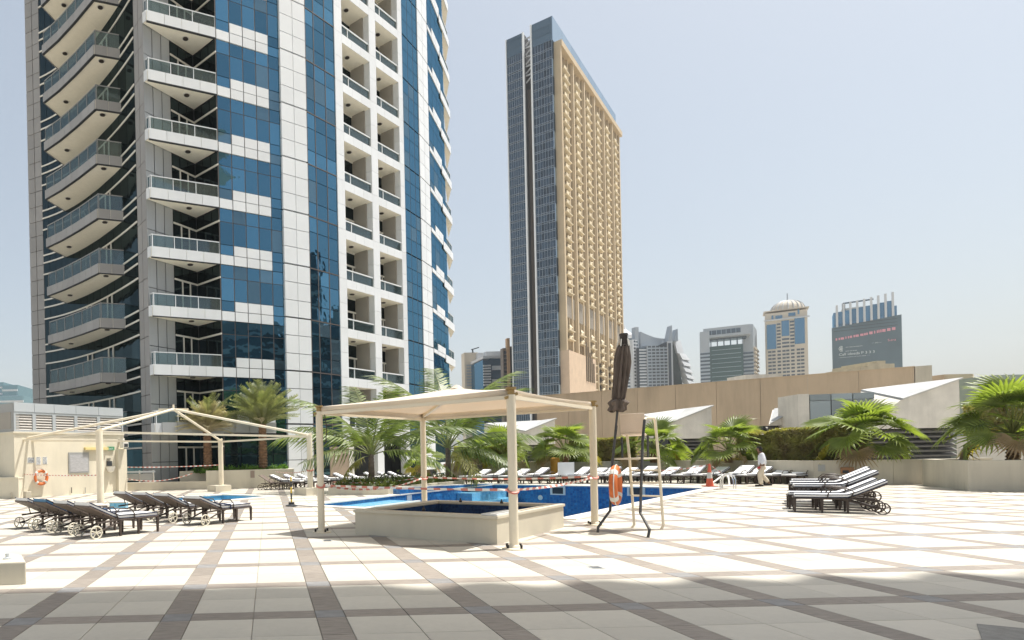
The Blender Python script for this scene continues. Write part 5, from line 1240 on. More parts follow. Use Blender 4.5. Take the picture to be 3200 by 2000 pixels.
def sail(a, b, n=14):
    mb = MB(); A = Vector((a.x, a.y, ZC + .04)); B = Vector((b.x, b.y, ZC + .04)); vs = []; fs = []
    out = ((A + B) / 2 - apex); out.z = 0; out.normalize()
    A = A + (A - apex).normalized() * .10 * Vector((1, 1, 0)).length * .0 ; idx = {}
    for j in range(n + 1):
        t = j / n
        for i in range(n + 1):
            s = i / n; e = A.lerp(B, s); e = e - out * .10 * 4 * s * (1 - s) * 1.0 + Vector((0, 0, -.015 * 4 * s * (1 - s)))
            q = e.lerp(apex, t); q.z -= .13 * t * (1 - t) * 4 * s * (1 - s) * 4 * .25 + .04 * math.sin(math.pi * t)
            idx[i, j] = len(vs); vs.append(q)
    for j in range(n):
        for i in range(n): fs.append((idx[i, j], idx[i + 1, j], idx[i + 1, j + 1], idx[i, j + 1]))
    # valance
    for i in range(n + 1): idx['v', i] = len(vs); vs.append(vs[idx[i, 0]] + Vector((0, 0, -.115)) + out * .004)
    for i in range(n): fs.append((idx[i, 0], idx['v', i], idx['v', i + 1], idx[i + 1, 0]))
    return mb.add(vs, fs)
for i in range(4):
    o = obj('fabric_panel', sail(COR[i], COR[(i + 1) % 4]), m_fab, cano, smooth=True); sd = o.modifiers.new('s', 'SOLIDIFY'); sd.thickness = .008
    a, b = COR[i], COR[(i + 1) % 4]
mb = MB(); mb.lathe([(.16, 3.11), (.10, 3.15), (.05, 3.19), (.0, 3.2)], 12, (apex.x, apex.y)); obj('apex_cap', mb, m_fab, cano)
mb = MB(); mb.tube([(apex.x, apex.y, 3.0), (apex.x - .5, apex.y - .5, 2.88), (PB.x * .3 + apex.x * .7, PB.y * .3 + apex.y * .7 - .8, 2.82)], .006, 5); obj('loose_cable', mb, m_dark, cano)
mb = MB(); q = PL; mb.tube([(q.x + .12, q.y - .02, 2.6), (q.x + .16, q.y - .03, 2.3), (q.x + .13, q.y - .02, 1.95)], .012, 5); obj('tie_rope', mb, m_dark, cano)
# ================================================================ RAISED TUB
tub = thing('raised_tub', 'square raised whirlpool tub with cream sides and dark mosaic water', 'whirlpool tub', (4, 13.8, 0), world=True)
t0, t1, t2 = gp(1111, 1669), gp(1554, 1702), gp(1762, 1648); t3 = t0 + t2 - t1; TC = [Vector(v[:2]) for v in (t0, t1, t2, t3)]; ctr = sum(TC, Vector((0, 0))) / 4
inn2 = [ctr + (v - ctr) * .86 for v in TC]; outc = [ctr + (v - ctr) * 1.018 for v in TC]; TZ = .46
for i in range(4):
    j = (i + 1) % 4; q = [TC[i], TC[j], inn2[j], inn2[i]]; mb = MB(); mb.hexa([(v.x, v.y, -.01) for v in q], [(v.x, v.y, TZ) for v in q]); obj('side_wall', mb, m_tub, tub)
    q = [outc[i], outc[j], ctr + (TC[j] - ctr) * .85, ctr + (TC[i] - ctr) * .85]; mb = MB(); mb.hexa([(v.x, v.y, TZ + .002) for v in q], [(v.x, v.y, TZ + .06) for v in q]); obj('coping', mb, m_tub, tub, bevel=.008)
    q = [inn2[i], inn2[j]]; f = Face(q[0], q[1]); mb = MB(); f.box(mb, 0, f.L, -.4, TZ - .01, -.03, -.004); obj('mosaic_wall', mb, m_mosaic3, tub)
mb = MB(); mb.prism([tuple(v) for v in inn2], -.42, -.40); obj('tub_floor', mb, m_mosaic3, tub)
mb = MB().add([(v.x, v.y, -.28) for v in inn2], [(0, 1, 2, 3)]); obj('water', mb, m_water, tub)
q = [TC[1] + (TC[0] - TC[1]) * .09 + (ctr - TC[1]) * .02, TC[1] + (ctr - TC[1]) * -.01, TC[1] + (TC[2] - TC[1]) * .30, TC[1] + (TC[2] - TC[1]) * .30 + (TC[0] - TC[1]) * .09]
mb = MB(); mb.hexa([(v.x, v.y, TZ + .062) for v in q], [(v.x, v.y, TZ + .09) for v in q]); obj('marble_slab', mb, M('white marble', (.72, .72, .70), .35, var=.05), tub)
for u, w_ in ((.30, .86), (.62, .86), (.45, .12)):
    v = TC[0].lerp(TC[1], u).lerp(TC[3].lerp(TC[2], u), w_); mb = MB(); mb.lathe([(.035, TZ + .06), (.04, TZ + .085), (.02, TZ + .12), (.012, TZ + .16)], 10, (v.x, v.y)); obj('jet_valve', mb, m_dark, tub)
# ================================================================ BARE PERGOLA FRAME
pg = thing('bare_frame', 'bare cream steel canopy frame without fabric over the childrens pool', 'canopy frame', (-5.5, 29.5, 0), world=True)
G1, G2, G4 = p(66, 31.0), p(312, 26.1), p(968, 28.6); G3 = p(690, 33.4)
GT = {0: at(65, 1373, 31.0).z, 1: at(311, 1346, 26.1).z, 2: at(687, 1377, 33.4).z, 3: at(977, 1360, 28.6).z}
GP = [G1, G2, G3, G4]; ax = at(542, 1279, 30.0)
for i, q in enumerate(GP):
    r_ = .145 if i == 1 else .13
    mb = MB(); mb.tube([(q.x, q.y, -.01), (q.x, q.y, GT[i])], r_, 18); po = obj('post', mb, m_steelcream, pg, smooth=True)
    mb = MB(); mb.beam((q.x - .12, q.y - .1, GT[i] - .05), (q.x + .1, q.y, GT[i] + .08), .1, .1); obj('post_bracket', mb, m_steelcream, po)
    if i != 1: mb = MB(); mb.obox((q.x - .1, q.y - .1), (.8, .6), .95, .85, -.01, .32); obj('pedestal', mb, m_tub, po, bevel=.015)
for a, b in ((0, 1), (1, 3), (3, 2), (2, 0)):
    mb = MB(); mb.beam((*GP[a], GT[a] - .06), (*GP[b], GT[b] - .06), .085, .085); obj('eave_beam', mb, m_steelcream, pg)
for i in range(4):
    mb = MB(); mb.tube([(*GP[i], GT[i]), ax], .06, 10); obj('hip_beam', mb, m_steelcream, pg, smooth=True)
mb = MB(); mb.beam(ax - Vector((.7, 0, 0)), ax + Vector((.7, 0, -.02)), .1, .1); mb.tube([ax, ax + Vector((0, 0, .22))], .05, 8); obj('apex_joint', mb, m_steelcream, pg)
mb = MB(); mb.lathe([(.15, .02), (.19, .5), (.2, .9), (.16, 1.05)], 12, (G1.x + .02, G1.y)); obj('wrapped_padding', mb, M('red white wrapped plastic', (.45, .28, .25), .6, var=.7, scale=14), pg)
# ================================================================ LOUNGERS
m_wick = M('dark brown lounger frame', (.055, .040, .032), .5, var=.25, scale=9)
m_slat = M('brown lounger back', (.13, .10, .08), .6, var=.2, scale=6)
m_mat = M('white lounger mattress', (.78, .78, .77), .85, var=.03, scale=3)
m_pipe = M('navy mattress piping', (.02, .03, .07), .8)
m_navy2 = M('blue lounger mattress', (.10, .22, .36), .85, var=.1)
m_wheel = M('cream metal wheel', (.62, .58, .47), .45, .1)
m_towel = M('white towel', (.80, .80, .79), .9, var=.04, scale=5, bump=.3, bscale=40)
def slab(pts, y0, y1, th, up=True):
    """sheet following pts (x,z), thickness th"""
    mb = MB(); n = len(pts); vs = []
    for x, z in pts: vs += [(x, y0, z), (x, y1, z), (x, y1, z + th), (x, y0, z + th)]
    fs = []
    for i in range(n - 1):
        for k in range(4): fs.append((4 * i + k, 4 * i + (k + 1) % 4, 4 * i + 4 + (k + 1) % 4, 4 * i + 4 + k))
    fs += [(0, 1, 2, 3), tuple(4 * (n - 1) + k for k in (3, 2, 1, 0))]
    return mb.add(vs, fs)
def lounger(name, label, loc, rz, group, mat=m_mat, ang=32, wheels=m_wheel, cover='mattress', W=.66, towel=False):
    t = thing(name, label, 'sun lounger', (*loc, 0), rz, group); h = W / 2; S = .36; xb = .86; bl = .76
    a = R(ang); tip = (xb - bl * math.cos(a), S + bl * math.sin(a))
    mb = MB()
    for s in (-1, 1):
        mb.tube([(.35, s * h, S - .03), (xb, s * h, S), (1.5, s * h, S), (1.95, s * h, S)], .022, 8)
        mb.tube([(1.0, s * h, S - .02), (.72, s * h, S - .10), (.45, s * h, S - .20), (.30, s * h, .14)], .02, 8)
    mb.tube([(1.95, -h, S), (1.95, h, S)], .022, 8); mb.tube([(.30, -h, .14), (.30, h, .14)], .014, 8)
    obj('frame', mb, m_wick, t, smooth=True)
    mb = MB()
    for i in range(11): x = .84 + i * .105; mb.box(x, x + .06, -h, h, S + .002, S + .018)
    obj('seat_slats', mb, m_wick, t)['kind'] = 'stuff'
    ob = obj('backrest', slab([(xb, S), tip], -h, h, .03), m_slat, t)
    mb = MB(); c = ((xb + tip[0]) / 2, (S + tip[1]) / 2)
    for s in (-1, 1): mb.tube([(c[0], s * (h - .05), c[1]), (c[0] + .05, s * (h - .05), S - .03)], .013, 6)
    obj('back_prop', mb, m_wick, t)
    for x in (1.93, 1.40, .92):
        for s in (-1, 1):
            mb = MB(); mb.hexa([(x - .02, s * h - .02, 0), (x + .02, s * h - .02, 0), (x + .02, s * h + .02, 0), (x - .02, s * h + .02, 0)], [(x - .03, s * h - .026, S - .01), (x + .03, s * h - .026, S - .01), (x + .03, s * h + .026, S - .01), (x - .03, s * h + .026, S - .01)]); obj('leg', mb, m_wick, t)
    for s in (-1, 1):
        mb = MB(); R0 = .135; N = 18
        mb.tube([(.30 + R0 * math.cos(k * 2 * math.pi / N), s * (h + .035), R0 + .004 + R0 * math.sin(k * 2 * math.pi / N)) for k in range(N)], .016, 6, closed=True)
        for k in range(5): th = k * 2 * math.pi / 5 + .3; mb.tube([(.30, s * (h + .035), R0 + .004), (.30 + R0 * math.cos(th), s * (h + .035), R0 + .004 + R0 * math.sin(th))], .011, 5)
        mb.tube([(.30, s * (h + .005), R0 + .004), (.30, s * (h + .06), R0 + .004)], .025, 8)
        obj('wheel', mb, wheels, t, smooth=True)
        mb = MB(); mb.tube([(xb + .02, s * (h + .015), S), (xb - .06, s * (h + .015), S + .17), (xb + .05, s * (h + .015), S + .25), (xb + .32, s * (h + .015), S + .24), (xb + .42, s * (h + .015), S + .13), (xb + .44, s * (h + .015), S - .01)], .015, 7); obj('armrest', mb, m_wick, t, smooth=True)
    if cover != 'none':
        ex = .012; n_ = Vector((math.sin(a), 0, math.cos(a)))
        q = [(tip[0] + .01, tip[1] + .035), (xb - .12, S + .035 + .12 * math.tan(a) + .005), (xb + .06, S + .03), (1.4, S + .022), (1.93, S + .022)]
        o = obj('mattress', slab(q, -h + ex, h - ex, .075), mat, t, bevel=.018)
        mb = MB()
        for s in (-1, 1): mb.tube([(x, s * (h - ex + .002), z + .072) for x, z in q], .014, 5); mb.tube([(x, s * (h - ex + .002), z + .006) for x, z in q], .009, 5)
        obj('piping', mb, m_pipe, o)
    if towel:
        r = random.Random(int(abs(loc[0] * 100))); q = [(xb + .02, S + .125), (1.1, S + .115 + r.uniform(0, .03)), (1.5, S + .118), (1.75, S + .11)]
        obj('folded_towel', slab([(x - .2, z) for x, z in q][:3], -h * .7, h * .75, .05), m_towel, t, bevel=.02)
    return t
def place(base, loc, rz, label): return dup(base, (*loc, 0), rz, label)
def ang(u): return math.atan2(u[1], u[0])
# near left cluster (wheel contact measured, foot end towards the right and away)
u = Vector((.68, .73)).normalized(); v = Vector((-u.y, u.x))
def head(wheel): return Vector(wheel) - u * .30 + v * .36
g1 = 'brown loungers with white mattresses clustered at left'
L1 = lounger('sun_lounger', 'foremost brown lounger of the left cluster, big cream wheel in front', head((-3.96, 13.7)), ang(u), g1, ang=25)
place(L1, head((-4.72, 14.55)), ang(u), 'second brown lounger from the front in the left cluster')
L3 = lounger('sun_lounger', 'blue cushioned lounger, third from the front in the left cluster', head((-5.45, 15.2)), ang(u), g1, mat=m_navy2, ang=26)
place(L1, head((-6.2, 16.0)), ang(u) + .03, 'leftmost and rearmost lounger of the left cluster, near the thick frame post')
g2 = 'brown loungers in the second cluster by the childrens pool'
M1 = lounger('sun_lounger', 'foremost lounger of the second cluster with a dark strap across its mattress', head((-1.88, 16.0)), ang(u), g2, ang=22)
mb = MB(); mb.tube([(1.18, -.35, .34), (1.18, -.345, .47), (1.19, 0, .475), (1.18, .345, .47), (1.18, .35, .34)], .022, 6); obj('strap', mb, m_pipe, M1)
place(L1, head((-2.85, 16.9)), ang(u), 'second lounger from the front in the cluster by the childrens pool')
place(L1, head((-3.6, 17.7)), ang(u) + .02, 'third lounger from the front in the cluster by the childrens pool')
place(L1, head((-4.35, 18.5)), ang(u) - .02, 'rearmost lounger of the cluster by the childrens pool')
# right cluster
u = Vector((-.80, .60)).normalized(); v = Vector((-u.y, u.x)); g3 = 'loungers packed tightly together on the right of the plaza'
w0 = Vector((14.4, 15.25)) - u * .30 - v * .36
R1 = lounger('sun_lounger', 'frontmost lounger of the tight right cluster, its brown legs facing the camera', w0, ang(u), g3, ang=28, wheels=m_wick)
st = Vector((.60, .78)); lab = ('second lounger from the front in the tight right cluster', 'middle lounger of the tight right cluster', 'fourth lounger from the front in the tight right cluster', 'rearmost lounger of the tight right cluster, nearest the planter wall')
RF = lounger('sun_lounger', 'bare lounger frame nested under the middle lounger of the tight right cluster', w0 + st * 2, ang(u), g3, ang=20, cover='none')
place(RF, w0 + st * 3, ang(u) + .02, 'bare lounger frame nested under the fourth lounger of the tight right cluster'); place(RF, w0 + st * 4, ang(u) - .02, 'bare lounger frame nested under the rearmost lounger of the tight right cluster')
for k in range(4): place(R1, w0 + st * (k + 1) + u * random.uniform(-.08, .1), ang(u) + random.uniform(-.04, .04), lab[k]).location.z = (0, .17, .19, .22)[k]
# back left row
u = Vector((.93, -.37)).normalized(); g4 = 'white towelled loungers below the blue tower'
B0 = lounger('sun_lounger', 'bare lounger frame without mattress at the left end of the row below the tower', p(803, 34.0), ang(u), g4, cover='none', wheels=m_wick)
B1_ = lounger('sun_lounger', 'first white towelled lounger right of the bare frame below the tower', p(838, 34.6), ang(u), g4, ang=24, wheels=m_wick, towel=True)
xs = [(880, 35.0), (922, 35.4), (985, 35.6), (1035, 35.8), (1075, 36.0), (1130, 36.2), (1172, 36.4), (1205, 36.4)]
lab = ('white lounger just left of the bare frame post with red tape', 'white lounger directly behind the bare frame post with red tape', 'white lounger just right of the left canopy post, below the tower', 'second white lounger right of the left canopy post, below the tower', 'third white lounger right of the left canopy post, below the tower', 'white lounger left of the brown coconut trunk', 'white lounger directly behind the brown coconut trunk', 'white lounger right of the brown coconut trunk')
for (px, d), lb in zip(xs, lab): place(B1_, p(px, d), ang(u) + random.uniform(-.08, .08), lb)
# back right row
u = Vector((-.93, -.36)).normalized(); g5 = 'white towelled loungers lined up behind the drained pool'
S0 = lounger('sun_lounger', 'white lounger at the right end of the row behind the pool', p(2547, 29.2), ang(u), g5, ang=30, wheels=m_wick, towel=True)
S1 = lounger('sun_lounger', 'white lounger second from the right end of the row behind the pool', p(2473, 29.8), ang(u), g5, ang=25, wheels=m_wick)
xs = [(2400, 30.2, 'white lounger directly behind the walking person'), (2345, 30.6, 'white lounger between the walking person and the pool ladder'), (2270, 31.4, 'white lounger just right of the orange cone'), (2195, 32, 'white lounger just left of the orange cone'),
    (2118, 32.4, 'second white lounger left of the orange cone'), (2050, 32.8, 'white lounger framed by the right leg of the lifeguard chair'), (1985, 33.2, 'white lounger framed by the ladder rungs of the lifeguard chair'), (1935, 33.6, 'white lounger directly behind the life ring on the lifeguard chair'),
    (1893, 34, 'white lounger between the right canopy post and the life ring'), (1845, 34.2, 'white lounger directly behind the right canopy post'), (1785, 34.4, 'white lounger just left of the right canopy post'), (1715, 34.8, 'second white lounger left of the right canopy post, behind the pool'),
    (1650, 35.2, 'white lounger just right of the near canopy post, behind the pool'), (1590, 35.6, 'white lounger just left of the near canopy post, behind the pool'), (1530, 36, 'white lounger furthest left in the row behind the pool')]
for k, (px, d, lb) in enumerate(xs): place(S0 if k % 2 else S1, p(px, d), ang(u) + random.uniform(-.08, .08), lb)
# dark cafe chairs near the palm
for k, (px, d) in enumerate(((1462, 37.5), (1480, 37.8), (1508, 37.5))):
    q = p(px, d); t = thing('garden_chair', ('dark woven chair nearest the pale coconut trunk', 'dark woven chair, middle of three behind the pool', 'dark woven chair, right one of three behind the pool')[k], 'chair', (q.x, q.y, 0), .3 * k, 'dark woven chairs behind the pool')
    mb = MB(); mb.box(-.25, .25, -.25, .25, .40, .45); obj('seat', mb, m_dark, t)
    mb = MB()
    for i in range(5): mb.box(-.25 + i * .11, -.19 + i * .11, .22, .25, .45, .98)
    mb.box(-.25, .25, .22, .25, .92, 1.0); mb.box(-.25, .25, .22, .25, .68, .73); obj('backrest', mb, m_dark, t)
    for a, b in ((-1, -1), (1, -1), (1, 1), (-1, 1)): mb = MB(); mb.box(a * .22 - .02, a * .22 + .02, b * .22 - .02, b * .22 + .02, 0, .40); obj('leg', mb, m_dark, t)
# side table and box by the left cluster
q = gp(372, 1590); t = thing('towel_bin', 'small blue tiled footbath block behind the left cluster', 'footbath', (q.x, q.y, 0)); mb = MB(); mb.box(-.28, .28, -.2, .2, 0, .22); obj('block', mb, m_mosaic2, t); mb = MB(); mb.box(-.3, .3, -.22, .22, .222, .26); obj('rim', mb, m_coping, t)
# ================================================================ LIFEGUARD CHAIR, UMBRELLA, RING
lg = thing('lifeguard_chair', 'tall cream and grey tubular lifeguard chair with plastic seat', 'lifeguard chair', (7.3, 13.1, 0), world=True)
m_greyp = M('darker grey tube', (.075, .075, .075), .45, .3, var=.25, scale=5); m_seat = M('beige plastic seat', (.74, .60, .47), .5, var=.04)
LEG = {'a': [at(1868, 1664, 13.04), at(1869, 1648, 13.04), at(1907, 1595, 13.2), at(1914, 1440, 13.25), at(1926, 1330, 13.3)],
       'b': [at(2025, 1680, 12.1), at(2030, 1655, 12.1), at(2001, 1603, 12.6), at(2008, 1380, 12.85), at(2014, 1312, 12.9)],
       'c': [at(1972, 1653, 13.7), at(1982, 1640, 13.7), at(1967, 1431, 13.6), at(1959, 1352, 13.5)],
       'd': [at(2065, 1656, 13.3), at(2073, 1642, 13.3), at(2058, 1431, 13.2), at(2047, 1312, 13.1)]}
for k, pts in LEG.items(): obj('leg', MB().tube(pts, .026, 10), m_greyp if k in 'ab' else m_steelcream, lg, smooth=True)  # first two legs take the darker tube colour, the others the pale one
mb = MB(); mb.tube([LEG['b'][-1], at(2019, 1306, 12.95), at(2041, 1306, 13.05), LEG['d'][-1]], .026, 10); obj('armrest', mb, m_steelcream, lg, smooth=True)
for x0, x1, y in ((1958, 2004, 1300),): pass
for i, y in enumerate((1470, 1509, 1551, 1593)):
    def on(pts, y):
        for a, b in zip(pts, pts[1:]):
            za, zb = a.z, b.z
            z = at(2000, y, 13.4).z
            if min(za, zb) <= z <= max(za, zb): return a.lerp(b, (z - za) / (zb - za))
        return pts[-1]
    a, b = on(LEG['c'], y), on(LEG['d'], y); mb = MB(); mb.beam(a, b, .07, .035); obj('rung', mb, m_steelcream, lg)
a, b, c, d_ = (on(LEG[k], 1432) for k in 'abdc'); zc = (c.z + d_.z) / 2
mb = MB(); mb.hexa([Vector((q.x, q.y, zc - .02)) for q in (a, b, c, d_)], [Vector((q.x, q.y, zc + .015)) for q in (a, b, c, d_)]); obj('foot_platform', mb, m_steelcream, lg)
for x0, x1, y0, y1 in ((1943, 1945, 1366, 1432), (2024, 2025, 1360, 1432)):
    mb = MB(); mb.tube([at(x0, y0, 13.2), at(x1, y1, 13.2)], .022, 8); obj('seat_strut', mb, m_greyp, lg)
s0_ = [at(1937, 1294, 13.35), at(2014, 1290, 12.95), at(2012, 1350, 13.0), at(1940, 1353, 13.4)]; nb_ = Vector((.45, .85, 0)).normalized() * .04
mb = MB(); mb.hexa([s0_[3], s0_[2], s0_[2] + nb_, s0_[3] + nb_], [s0_[0], s0_[1], s0_[1] + nb_, s0_[0] + nb_]); obj('seat_back', mb, m_seat, lg, bevel=.018)
bk2 = Vector((.30, .42, -.03)); mb = MB(); q = [s0_[3], s0_[2], s0_[2] + bk2, s0_[3] + bk2]; mb.hexa([v - Vector((0, 0, .04)) for v in q], q); obj('seat', mb, m_seat, lg, bevel=.015)
um = thing('closed_umbrella', 'closed brown parasol tied beside the lifeguard chair', 'parasol', (6.6, 13.2, 1.4), world=True)
m_umb = M('brown parasol fabric', (.135, .105, .085), .85, var=.35, scale=5, stretch=(6, 6, .6), bump=.5, bscale=20)
P0, P1 = at(1911, 1475, 13.22), at(1951, 1060, 13.25); ax_ = (P1 - P0)
mb = MB(); mb.tube([P0, P0 + ax_ * .99], .022, 10); obj('pole', mb, m_greyp, um, smooth=True)
def pleat(t0, t1, prof, k=9, amp=.28, seed=0):
    r = random.Random(seed); mb = MB(); n = 54; vs = []; fs = []; M_ = len(prof)
    for i, (t, rad) in enumerate(prof):
        c = P0 + ax_ * t; tw_ = i * .12
        for j in range(n):
            th = 2 * math.pi * j / n; rr = rad * (1 + amp * math.cos(k * th + tw_) + .12 * math.sin(3 * th + i)); vs.append((c.x + rr * math.cos(th), c.y + rr * math.sin(th), c.z + .02 * math.sin(k * th)))
    for i in range(M_ - 1):
        for j in range(n): fs.append((i * n + j, i * n + (j + 1) % n, (i + 1) * n + (j + 1) % n, (i + 1) * n + j))
    return mb.add(vs, fs)
obj('folded_fabric', pleat(0, 1, [(.545, .085), (.56, .105), (.65, .118), (.74, .125), (.82, .13), (.88, .118), (.93, .10), (.955, .09)]), m_umb, um, smooth=True)
obj('fabric_hem', pleat(0, 1, [(.455, .10), (.47, .135), (.50, .12), (.525, .165), (.545, .12)], 5, .35), m_umb, um, smooth=True)
mb = MB(); c = P0 + ax_ * .955; mb.lathe([(.105, c.z - .04), (.105, c.z), (.07, c.z + .01), (.075, c.z + .2), (.085, c.z + .21), (.08, c.z + .24), (.0, c.z + .245)], 14, (c.x, c.y)); obj('top_cap', mb, m_dark, um, smooth=True)
for k in range(5):
    th = k * 1.2566; mb = MB(); mb.tube([(c.x + .125 * math.cos(th), c.y + .125 * math.sin(th), c.z - .03), (c.x + .1 * math.cos(th), c.y + .1 * math.sin(th), c.z + .12)], .012, 5); obj('rib_end', mb, m_frame, um)
m_orange = M('orange life ring', (.62, .16, .04), .5, var=.08, scale=4, dirt=.2); m_strapw = M('grey white reflective band', (.62, .62, .58), .5)
def life_ring(label, c, major, minor, dirv):
    t = thing('life_ring', label, 'life ring', c, math.atan2(dirv[1], dirv[0])); N = 40
    mb = MB(); mb.tube([(major * math.cos(k * 2 * math.pi / N), 0, major * math.sin(k * 2 * math.pi / N)) for k in range(N)], minor, 14, closed=True); obj('ring', mb, m_orange, t, smooth=True)
    for k in range(4):
        th0 = math.pi / 4 + k * math.pi / 2; mb = MB(); mb.tube([(major * math.cos(th0 + e), 0, major * math.sin(th0 + e)) for e in (-.16, -.08, 0, .08, .16)], minor * 1.05, 14); obj('band', mb, m_strapw, t, smooth=True)
    mb = MB(); mb.tube([((major + minor * 1.1) * math.cos(k * 2 * math.pi / N), -.02, (major + minor * 1.1) * math.sin(k * 2 * math.pi / N)) for k in range(N)], .010, 5, closed=True); obj('grab_rope', mb, m_strapw, t)
    return t
q = at(1924, 1516, 12.98); life_ring('orange life ring hanging on the lifeguard chair leg', q, .33, .078, (.58, .80, 0))
u0, z0 = onface(HF, 122, 1492); q = HF.P(u0, .18); life_ring('orange life ring hanging on the cream plant room wall', (q.x, q.y, z0), .32, .075, HF.u)
# ================================================================ SMALL THINGS
a = gp(911, 1582); t = thing('marker_post', 'slim yellow and black marker post on a black base', 'marker post', a)
for i, (z0, z1) in enumerate(((.06, .24), (.24, .45), (.45, .66), (.66, .86), (.86, 1.02))):
    mb = MB(); mb.lathe([(.028, z0), (.028, z1)], 10); obj('post_band', mb, M('yellow plastic', (.62, .42, .04), .5) if i == 0 else (bpy.data.materials['yellow plastic'] if i % 2 == 0 else m_joint2), t)
mb = MB(); mb.lathe([(.20, 0), (.20, .035), (.10, .06), (.04, .075)], 8); obj('base', mb, m_joint2, t)
mb = MB(); mb.box(-.1, .1, -.06, .06, .07, .14); obj('base_grip', mb, m_joint2, t)
m_cone = M('orange cone plastic', (.62, .13, .07), .5, dirt=.15)
a = gp(2218, 1520); t = thing('traffic_cone', 'orange traffic cone with a pale band on the pool edge', 'traffic cone', a)
mb = MB(); mb.lathe([(.15, .03), (.11, .36)], 18); obj('lower_cone', mb, m_cone, t, smooth=True); mb = MB(); mb.lathe([(.11, .36), (.08, .62)], 18); obj('pale_band', mb, m_strapw, t, smooth=True); mb = MB(); mb.lathe([(.08, .62), (.035, 1.0), (.0, 1.01)], 18); obj('upper_cone', mb, m_cone, t, smooth=True)
mb = MB(); mb.box(-.22, .22, -.22, .22, 0, .03); obj('base', mb, m_cone, t)
a = gp(2296, 1528); t = thing('pool_ladder', 'chrome pool ladder handrails on the pool edge near the walking person', 'pool ladder', a, R(-45)); m_chr = M('chrome tube', (.75, .75, .75), .15, 1.0)
for s in (-.22, .22):
    mb = MB(); mb.tube([(-.45, s, -.6), (-.45, s, .35), (-.40, s, .52), (-.22, s, .60), (-.05, s, .52), (0, s, .35), (0, s, 0)], .024, 8); obj('handrail', mb, m_chr, t, smooth=True)
for z in (-.2, -.45): mb = MB(); mb.box(-.5, -.42, -.22, .22, z, z + .03); obj('tread', mb, m_chr, t)
t2_ = tag(obj('hanging_towel', slab([(-.18, .0), (-.15, .42), (-.08, .55), (.0, .56), (.06, .42), (.09, .05)], -.16, .18, .012), m_towel), 'white towel hung beside the pool ladder', 'towel'); q = gp(2272, 1524); t2_.location = (q.x, q.y, .02); t2_.rotation_euler = (0, 0, R(-45))
mb = MB(); mb.tube([at(2206, 1525, 28.2), at(2250, 1492, 28.6), at(2266, 1482, 28.8)], .035, 8); tag(obj('reel_pole', mb, m_frame, smooth=True), 'white slanting pole leaning at the pool corner beside the cone', 'pole')
# a notice stand, orange bin and lamp by the loungers
q = p(1768, 33.5); t = thing('notice_stand', 'white wheeled notice stand behind the pool left of the right canopy post', 'notice stand', (q.x, q.y, 0)); mb = MB(); mb.box(-.42, .42, -.03, .03, .45, 1.12); obj('board', mb, m_white, t)
for s in (-.3, .3): mb = MB(); mb.tube([(s, 0, .02), (s, 0, .46)], .03, 6); obj('leg', mb, m_dark, t)
q = p(1734, 38.6); mb = MB(); mb.lathe([(.22, .0), (.26, .9), (.27, 1.3), (.2, 1.34)], 14, (q.x, q.y)); tag(obj('orange_bin', mb, M('orange brown bin', (.50, .26, .04), .6)), 'orange brown bin in front of the planter with red mulch', 'bin')
q = p(1062, 40.0); t = thing('service_door', 'brown service door at the foot of the tower beside the left canopy post', 'door', (q.x, q.y, 0), .5); mb = MB(); mb.box(-.7, .7, 0, .08, 0, 2.3); obj('door_leaf', mb, M('taupe door', (.34, .27, .21), .6), t); mb = MB(); mb.box(.72, 1.1, 0, .1, 0, 2.3); obj('door_frame', mb, m_frame, t)
for px, py, lb in ((1023, 1690, 'small dark drain grate in front of the left canopy post'), (1862, 1774, 'small dark drain grate on the open paving below the lifeguard chair')):
    q = gp(px, py); t = thing('floor_drain', lb, 'drain', q, YAW); mb = MB(); mb.box(-.09, .09, -.09, .09, .001, .006); obj('drain_plate', mb, m_alu, t)
    for i in range(5): mb = MB(); mb.box(-.07, .07, -.072 + i * .032, -.056 + i * .032, .0062, .0075); obj('slot', mb, m_joint2, t)
# ---------------------------------------------------------------- barrier tape
m_tr = M('faded red tape', (.60, .22, .17), .5); m_tw = M('white tape', (.80, .78, .74), .5)
def tape(label, a, b, sag, w_=.046, step=.14, group='red and white barrier tapes'):
    a, b = Vector(a), Vector(b); n = max(8, int((b - a).length / step)); mb = MB(); side = (b - a).cross(Vector((0, 0, 1))).normalized()
    r = random.Random(n)
    pts = [a.lerp(b, i / n) + Vector((0, 0, -sag * 4 * (i / n) * (1 - i / n))) for i in range(n + 1)]; tw_ = [R(r.uniform(-25, 25)) + .6 * math.sin(i * .35) for i in range(n + 1)]
    for i in range(n):
        mb.mi = i % 2; e0 = (Vector((0, 0, 1)) * math.cos(tw_[i]) + side * math.sin(tw_[i])) * w_ / 2; e1 = (Vector((0, 0, 1)) * math.cos(tw_[i + 1]) + side * math.sin(tw_[i + 1])) * w_ / 2; th = side * .002
        mb.hexa([pts[i] - e0 - th, pts[i + 1] - e1 - th, pts[i + 1] - e1 + th, pts[i] - e0 + th], [pts[i] + e0 - th, pts[i + 1] + e1 - th, pts[i + 1] + e1 + th, pts[i] + e0 + th])
    o = tag(link('barrier_tape', mb.mesh('barrier_tape', [m_tr, m_tw])), label, 'barrier tape', group); return o
Z = lambda q, z: Vector((q.x, q.y, z))
tape('tape sagging between the left and rear canopy posts', Z(PL, 1.05), Z(PB, 1.05), .20)
tape('straight tape between the left and near canopy posts', Z(PL, 1.04), Z(PN, 1.02), .02)
tape('tape between the near and right canopy posts', Z(PN, 1.02), Z(PR_, 1.08), .05)
tape('tape running level between the rear and right canopy posts', Z(PB, 1.06), Z(PR_, 1.10), .06)
